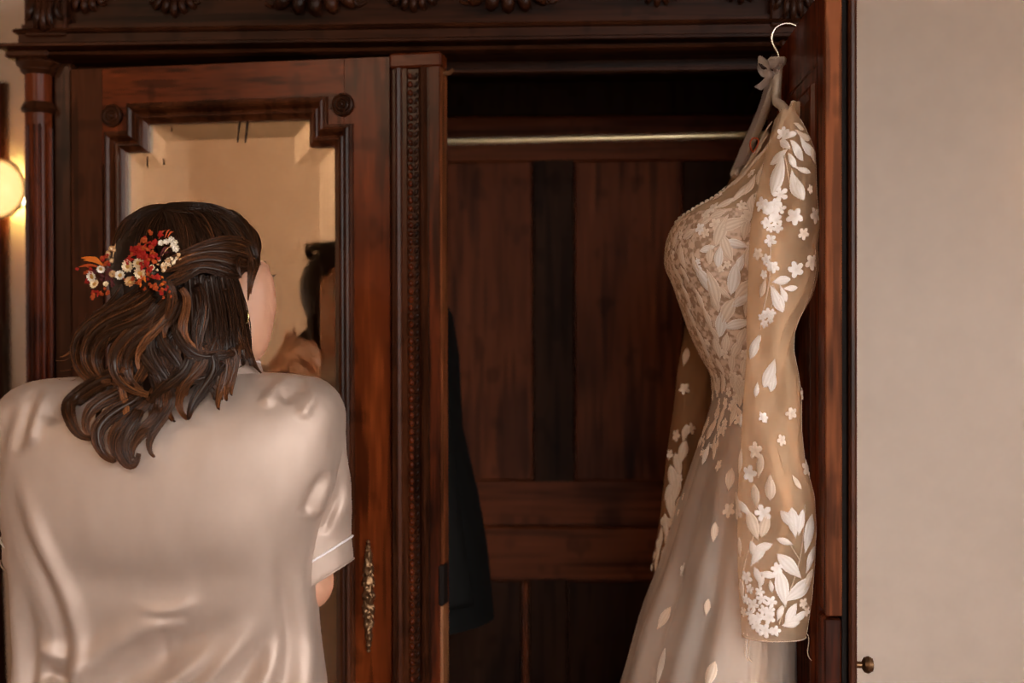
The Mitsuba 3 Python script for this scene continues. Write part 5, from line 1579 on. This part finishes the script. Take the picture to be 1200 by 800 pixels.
for px, py, d, col in ((918, 157, 16, W_), (913, 227, 17, W_), (893, 240, 17, W_), (899, 243, 16, W_), (908, 240, 16, W_), (905, 250, 16, W_), (914, 246, 13, W_), (898, 260, 13, W_), (909, 258, 14, W_), (911, 267, 12, W_), (903, 268, 10, W_), (933, 254, 19, W_), (953, 254, 18, I_), (903, 283, 14, W_), (889, 296, 14, I_), (899, 304, 12, W_), (903, 311, 10, W_),
                       (907, 314, 13, W_), (897, 322, 10, W_), (933, 315, 18, W_), (950, 307, 18, I_), (900, 369, 13, W_), (906, 368, 10, W_), (896, 378, 10, W_), (904, 375, 8, W_), (893, 370, 9, W_), (948, 222, 11, I_), (941, 275, 14, I_),
                       (886, 528, 19, I_), (915, 516, 13, I_), (893, 489, 11, W_), (879, 555, 19, W_), (894, 600, 19, W_), (856 + 10, 600, 18, I_), (943, 549, 18, I_), (909, 665, 14, W_), (876, 676, 15, W_), (893, 702, 13, W_), (884, 707, 14, W_), (876, 702, 12, W_), (903, 704, 13, W_), (881, 718, 13, W_), (896, 714, 12, W_), (888, 731, 15, W_), (901, 722, 15, W_), (908, 738, 12, W_),
                       (896, 739, 16, W_), (883, 727, 12, W_), (873, 716, 11, I_), (903, 714, 10, W_), (940, 706, 12, I_), (944, 716, 12, I_), (938, 462, 14, I_), (927, 485, 14, I_), (880, 690, 11, W_), (890, 722, 10, W_), (890, 693, 11, W_)):
    motif(kn, SN, 'flower', px, py, d * 1.08, 0, col, petals=5)
for pts in (((943, 590), (941, 625), (935, 660), (925, 695), (912, 730)), ((927, 640), (936, 655)), ((872, 690), (873, 660), (879, 640), (884, 622)), ((916, 165), (921, 190), (926, 215)), ((904, 275), (902, 300), (901, 325), (896, 360), (891, 385)), ((911, 340), (904, 360)), ((905, 335), (911, 345), (914, 360))):
    stem(kn, SN, pts)

# bodice: densely covered, larger leaves at the side
side = dict(vr=(0.0, 1.9), qr=(0.0, 0.36))
for px, py, sz_, an, col in ((829, 291, 20, 195, W_), (842, 300, 26, 260, W_), (850, 290, 32, 110, I_), (863, 286, 26, 165, W_), (866, 307, 24, 250, W_), (860, 325, 36, 262, W_), (850, 342, 18, 130, I_), (824, 325, 40, 295, W_), (837, 335, 42, 275, I_), (838, 352, 26, 280, I_), (868, 340, 34, 50, I_), (866, 352, 30, 35, W_), (852, 365, 38, 60, I_), (862, 380, 30, 15, W_), (846, 378, 36, 250, W_), (831, 297, 22, 260, I_), (845, 270, 36, 250, I_), (858, 262, 34, 200, I_),
                             (868, 228, 26, 60, I_), (872, 206, 28, 75, I_), (880, 218, 26, 250, I_), (850, 238, 24, 30, I_), (886, 190, 22, 70, I_), (895, 168, 20, 60, I_), (902, 150, 20, 50, I_), (862, 214, 22, 215, I_), (893, 205, 26, 265, I_), (880, 240, 26, 100, I_), (842, 250, 22, 20, I_), (830, 258, 18, 200, I_),
                             (800, 300, 30, 280, I_), (795, 320, 28, 290, I_), (806, 345, 30, 285, I_), (812, 372, 30, 285, I_), (823, 395, 30, 280, I_), (830, 412, 26, 275, I_), (842, 405, 30, 262, I_), (852, 400, 26, 250, I_), (862, 410, 26, 60, I_), (858, 425, 24, 75, I_), (846, 430, 24, 100, I_), (868, 395, 26, 70, I_), (838, 440, 20, 265, I_), (850, 448, 20, 260, I_), (872, 430, 24, 80, I_), (810, 275, 26, 200, I_), (793, 280, 22, 240, I_),
                             (816, 310, 26, 280, I_), (822, 350, 26, 275, I_), (830, 370, 26, 275, I_), (804, 320, 22, 280, I_), (876, 300, 24, 80, I_), (874, 270, 24, 80, I_), (876, 360, 24, 80, I_), (838, 388, 22, 290, I_)):
    motif(kb, bod_S, 'leaf', px, py, sz_, an, col, side)
for px, py, d, col in ((822, 268, 14, W_), (828, 272, 12, I_), (858, 218, 15, I_), (848, 224, 13, I_), (843, 232, 13, I_), (836, 244, 14, I_), (828, 252, 13, I_), (840, 262, 14, I_), (876, 252, 14, I_), (872, 258, 11, I_), (884, 182, 11, I_), (891, 176, 10, I_), (896, 158, 10, I_), (876, 196, 11, I_), (819, 305, 8, W_), (820, 312, 7, W_), (880, 268, 10, I_), (878, 285, 9, I_), (790, 300, 13, I_), (800, 275, 12, I_), (786, 288, 11, I_), (798, 345, 13, I_), (810, 358, 11, I_), (806, 345, 12, I_), (850, 415, 13, I_), (836, 425, 12, I_), (860, 440, 12, I_), (830, 400, 11, I_), (874, 415, 12, I_), (842, 455, 13, I_), (856, 460, 12, I_), (832, 290, 9, I_), (870, 240, 11, I_), (890, 228, 12, I_), (882, 205, 12, I_), (844, 315, 9, I_), (852, 310, 9, I_)):
    motif(kb, bod_S, 'flower', px, py, d, 0, col, side, petals=5)
# skirt: motifs thinning out downwards
sk = WD + '__skirt'
low = dict(vr=(0.0, 1.9), qr=(0.19, 0.95))
for px, py, sz_, an, col in ((828, 534, 26, 265, W_), (835, 523, 12, 340, W_), (848, 488, 24, 255, I_), (843, 480, 16, 80, I_), (820, 490, 26, 60, I_), (828, 502, 26, 65, I_), (832, 470, 20, 60, I_), (838, 500, 20, 75, I_), (779, 725, 30, 62, I_), (828, 712, 18, 80, I_), (775, 782, 40, 98, W_), (833, 790, 30, 75, I_), (838, 625, 22, 80, I_), (820, 515, 20, 55, I_), (861, 485, 26, 85, I_), (856, 560, 26, 80, I_)):
    motif(sk, bod_S, 'leaf', px, py, sz_, an, col, low)
for px, py, d, col in ((803, 667, 16, W_), (856, 600, 17, I_), (846, 506, 13, I_), (826, 485, 13, I_), (818, 500, 12, I_), (832, 478, 12, I_), (851, 495, 12, I_), (843, 548, 14, I_), (822, 520, 12, I_), (838, 462, 11, I_), (867, 493, 14, I_), (802, 582, 10, I_), (798, 600, 9, I_), (845, 470, 10, I_), (858, 475, 11, I_)):
    motif(sk, bod_S, 'flower', px, py, d, 0, col, low, petals=5)
gm = np.random.default_rng(12)
for i in range(46):                           # the lace of the waist thins out over the skirt
    py = 444 + 95 * gm.uniform(0, 1) ** 1.6
    px = np.interp(py, [440, 500, 560], [838, 826, 812]) + gm.uniform(2, 40)
    if gm.random() < 0.55:
        motif(sk, bod_S, 'leaf', px, py, gm.uniform(12, 22), gm.uniform(230, 310), I_, low)
    else:
        motif(sk, bod_S, 'flower', px, py, gm.uniform(8, 12), 0, I_, low, petals=5)
# far sleeve
for px, py, sz_, an in ((804, 418, 22, 80), (803, 508, 22, 80), (800, 530, 30, 75), (795, 545, 30, 100), (789, 560, 34, 100), (793, 575, 34, 80), (786, 590, 32, 95), (790, 605, 28, 80), (781, 615, 28, 100), (776, 630, 26, 95), (783, 632, 24, 80), (772, 648, 22, 100), (778, 655, 22, 85), (770, 660, 16, 95), (785, 575, 26, 60), (797, 590, 24, 70)):
    motif(kf, SF, 'leaf', px, py, sz_, an, I_)
for px, py, d in ((802, 455, 14), (794, 510, 15), (808, 502, 14), (786, 532, 13), (792, 625, 13), (778, 612, 11), (772, 636, 11), (768, 652, 11), (780, 646, 10), (784, 612, 11), (790, 648, 11), (766, 664, 10), (774, 668, 10), (782, 664, 10), (788, 660, 9), (797, 560, 11)):
    motif(kf, SF, 'flower', px, py, d, 0, I_, petals=5)
# neckline edging: a row of tiny lace scallops along the front opening of the near side
ns = 46
for i in range(ns):
    z = np.interp(i / (ns - 1), [0, 1], [ZQ(140), ZQ(258)])
    gap = float(np.interp(-z, -sz, SEC[:, 4])) * 1.15
    p = dress_xyz(np.array([gap, 2 * PI - gap]), np.array([z, z]))
    for j in (0, 1):
        b = trimesh.creation.icosphere(1, 0.0036)
        add(WD + '__neckline_scallop', tm(np.array(b.vertices) * [1, 0.7, 1] + p[j], b.faces), I_, smooth=True)
# loose bead fringe threads at the cuff
for px in (872, 876, 948):
    p = SN(*map(np.array, find(SN, px, 742)))
    add(kn + '__thread', tube(smoothpath([p, p + [0.002, -0.001, -0.014], p + [0.001, 0, -0.024], p + [0.006, 0, -0.034]], 12), 0.0006, 5), I_, smooth=True)
# orange loop at the neck
P = [at(px, py, 2.0) for px, py in ((884, 178), (879, 170), (883, 162), (888, 163), (887, 172), (884, 180))]
add(WD + '__loop', tube(smoothpath(P, 24), 0.0011, 6), 'orange_cord', smooth=True, label='thin orange ribbon loop')

# ---- the hanger: wire hook over the door's top, plastic body, tulle bow
HG = 'hanger'
tag(HG, 'pale plastic coat hanger hooked over the top of the open door', 'hanger')
hy = atx(930, 31, XH + 0.006)[0]
hd = lambda px, py, y=None: np.array([aty(px, py, hy if y is None else y)[0], hy if y is None else y, aty(px, py, hy if y is None else y)[1]])
top_z = ZTo
ptop = hd(914, 66)
pts = [hd(912, 70), hd(911.5, 62), hd(906, 52), hd(904.5, 42), hd(909, 33), hd(918, 28), hd(927, 28), hd(934, 31)]
pts = [np.array(p) for p in pts]
hk = smoothpath(pts, 40)
add(HG + '__hook', tube(hk, 0.0017, 10), 'steel_wire', smooth=True, label='bent steel wire hook')
c = hd(911, 71)
add(HG + '__collar', box(c[0] - 0.013, c[0] + 0.012, hy - 0.007, hy + 0.007, c[2] - 0.007, c[2] + 0.005, 0.003), 'hanger_plastic')
neck = smoothpath([hd(911, 76), hd(911, 95), hd(910, 110), hd(914, 122, hy - 0.05), hd(922, 133, hy - 0.10), hd(930, 150, hy - 0.17)], 30)
add(HG + '__arm', tube(neck, np.interp(np.linspace(0, 1, 30), [0, 0.4, 1], [0.0065, 0.0065, 0.008]), 12, True, 1.0), 'hanger_plastic', smooth=True)
fa = smoothpath([hd(909, 92), hd(898, 125, hy + 0.05), hd(882, 160, hy + 0.11), hd(868, 190, hy + 0.15), hd(862, 205, hy + 0.17)], 24)
add(HG + '__arm', tube(fa, np.linspace(0.0068, 0.0085, 24), 12, True, 1.0), 'hanger_plastic', smooth=True)


def ribbon(pts, w, side, mt='sheer_ribbon'):
    p = smoothpath(pts, 24)
    sd = np.asarray(side, float)
    w = np.broadcast_to(w, (24,))
    P = np.stack([p - sd * w[:, None] / 2, p + np.array([0, -0.002, 0]), p + sd * w[:, None] / 2], 1)
    return grid(P)


RB = 'tulle_bow'
tag(RB, 'small sheer tulle bow tied round the neck of the hanger', 'bow')
add(RB + '__knot', tube(smoothpath([hd(900, 78, hy - 0.01), hd(905, 75, hy - 0.012), hd(910, 79, hy - 0.01)], 8), [0.004, 0.006, 0.007, 0.0075, 0.0075, 0.007, 0.006, 0.004], 10), 'sheer_ribbon', smooth=True)
add(RB + '__loop', ribbon([hd(903, 80, hy - 0.012), hd(895, 72, hy - 0.018), hd(889, 70, hy - 0.012), hd(890, 82, hy - 0.006), hd(903, 81, hy - 0.01)], 0.012, [0.1, 0.3, 0.95]), 'sheer_ribbon', smooth=True)
add(RB + '__loop', ribbon([hd(906, 79, hy - 0.012), hd(913, 71, hy - 0.018), hd(918, 72, hy - 0.012), hd(915, 80, hy - 0.006), hd(906, 81, hy - 0.01)], 0.011, [0.1, 0.3, 0.95]), 'sheer_ribbon', smooth=True)
add(RB + '__tail', ribbon([hd(903, 82, hy - 0.012), hd(900, 92, hy - 0.012), hd(893, 100, hy - 0.01), hd(888, 104, hy - 0.01)], np.linspace(0.008, 0.012, 24), [0.85, 0.2, -0.4]), 'sheer_ribbon', smooth=True)
add(RB + '__tail', ribbon([hd(904, 84, hy - 0.010), hd(898, 115, hy + 0.03), hd(884, 152, hy + 0.09), hd(868, 194, hy + 0.14)], np.linspace(0.014, 0.024, 24), [0.95, 0.1, 0.25]), 'sheer_ribbon', smooth=True)

# ------------------------------------------------------------------ the dark garment inside, behind the meeting post
DG = 'dark_jacket'
tag(DG, 'black jacket hanging inside the wardrobe, half hidden behind the beaded meeting post', 'jacket')
scene['black_cloth'] = pr((0.0075, 0.0080, 0.0078), 0.85, 0.15, sheen=0.15)
GS = np.array([(300, 440, 500), (322, 430, 512), (345, 424, 518), (370, 420, 530), (420, 416, 538), (500, 410, 541), (525, 408, 547), (580, 405, 560), (640, 402, 570), (690, 400, 575), (728, 398, 578)], float)
gz = np.array([aty(540, r[0], YR)[1] for r in GS]); gl = np.array([aty(r[1], 400, YR)[0] for r in GS]); gr_ = np.array([aty(r[2], 400, YR)[0] for r in GS])
th = np.linspace(0, 2 * PI, 97)[:-1]
zs = np.linspace(gz[0], gz[-1], 80)
V, Zg = np.meshgrid(th, zs)
a, b = np.interp(-Zg, -gz, gl), np.interp(-Zg, -gz, gr_)
hy_ = np.interp(-Zg, -gz, [0.05, 0.11, 0.14, 0.15, 0.155, 0.16, 0.16, 0.16, 0.165, 0.165, 0.165])
low_ = np.clip((gz[0] - Zg) / 0.3, 0, 1)
fl = 1 + 0.05 * low_ * np.sin(V * 7 + Zg * 3) + 0.03 * low_ * np.sin(V * 13 + 1)
P = np.stack([(a + b) / 2 + (b - a) / 2 * np.cos(V), YR - hy_ * np.sin(V) * fl, Zg + 0.012 * np.clip((gz[-1] + 0.05 - Zg) / 0.05, 0, 1) * (np.cos(V) * 0.5 + 0.4 * np.sin(V * 2))], -1)
m = grid(P, False, True)
n0 = len(m.vertices)
cap_ = np.vstack([m.vertices, P[0].mean(0)])
i = np.arange(96)
m = tm(cap_, np.vstack([m.faces, np.stack([i, (i + 1) % 96, i * 0 + n0], 1)]))
add(DG + '__body', m, 'black_cloth', smooth=True)
# its own hanger on the rail
xm = float((gl[0] + gr_[0]) / 2)
zr = RAILZ(xm)
t = np.linspace(-0.6, PI, 20)
hookp = np.vstack([np.stack([np.full(20, xm), YR + 0.011 * np.cos(t), zr + 0.006 + 0.0 + 0.011 * np.sin(t) - 0.004], 1)[::1]])
hookp = np.vstack([hookp, [[xm, YR - 0.011, zr - 0.01], [xm, YR - 0.004, zr - 0.03], [xm, YR, gz[0] - 0.02]]])
add('clothes_hanger__hook', tube(smoothpath(hookp, 40), 0.0016, 8), 'steel_wire', smooth=True)
add('clothes_hanger__shoulder_bar', tube(smoothpath([[xm, YR - 0.13, gz[2]], [xm, YR, gz[0] - 0.02], [xm, YR + 0.13, gz[2]]], 20), 0.008, 10), 'wood_dark', smooth=True)
tag('clothes_hanger', 'hanger with a wire hook on the brass rail, carrying the black jacket', 'hanger')
# flap at the near side of the jacket: a sleeve
Ps = smoothpath([[float(gr_[2]) - 0.03, YR - 0.10, gz[2] + 0.01], [float(gr_[3]) - 0.035, YR - 0.15, gz[4]], [float(gr_[5]) - 0.035, YR - 0.165, gz[6]], [float(gr_[8]) - 0.045, YR - 0.17, gz[9]]], 30)
add(DG + '__sleeve', tube(Ps, np.interp(np.linspace(0, 1, 30), [0, 0.1, 1], [0.03, 0.04, 0.036]), 20, True, 1.1), 'black_cloth', smooth=True)
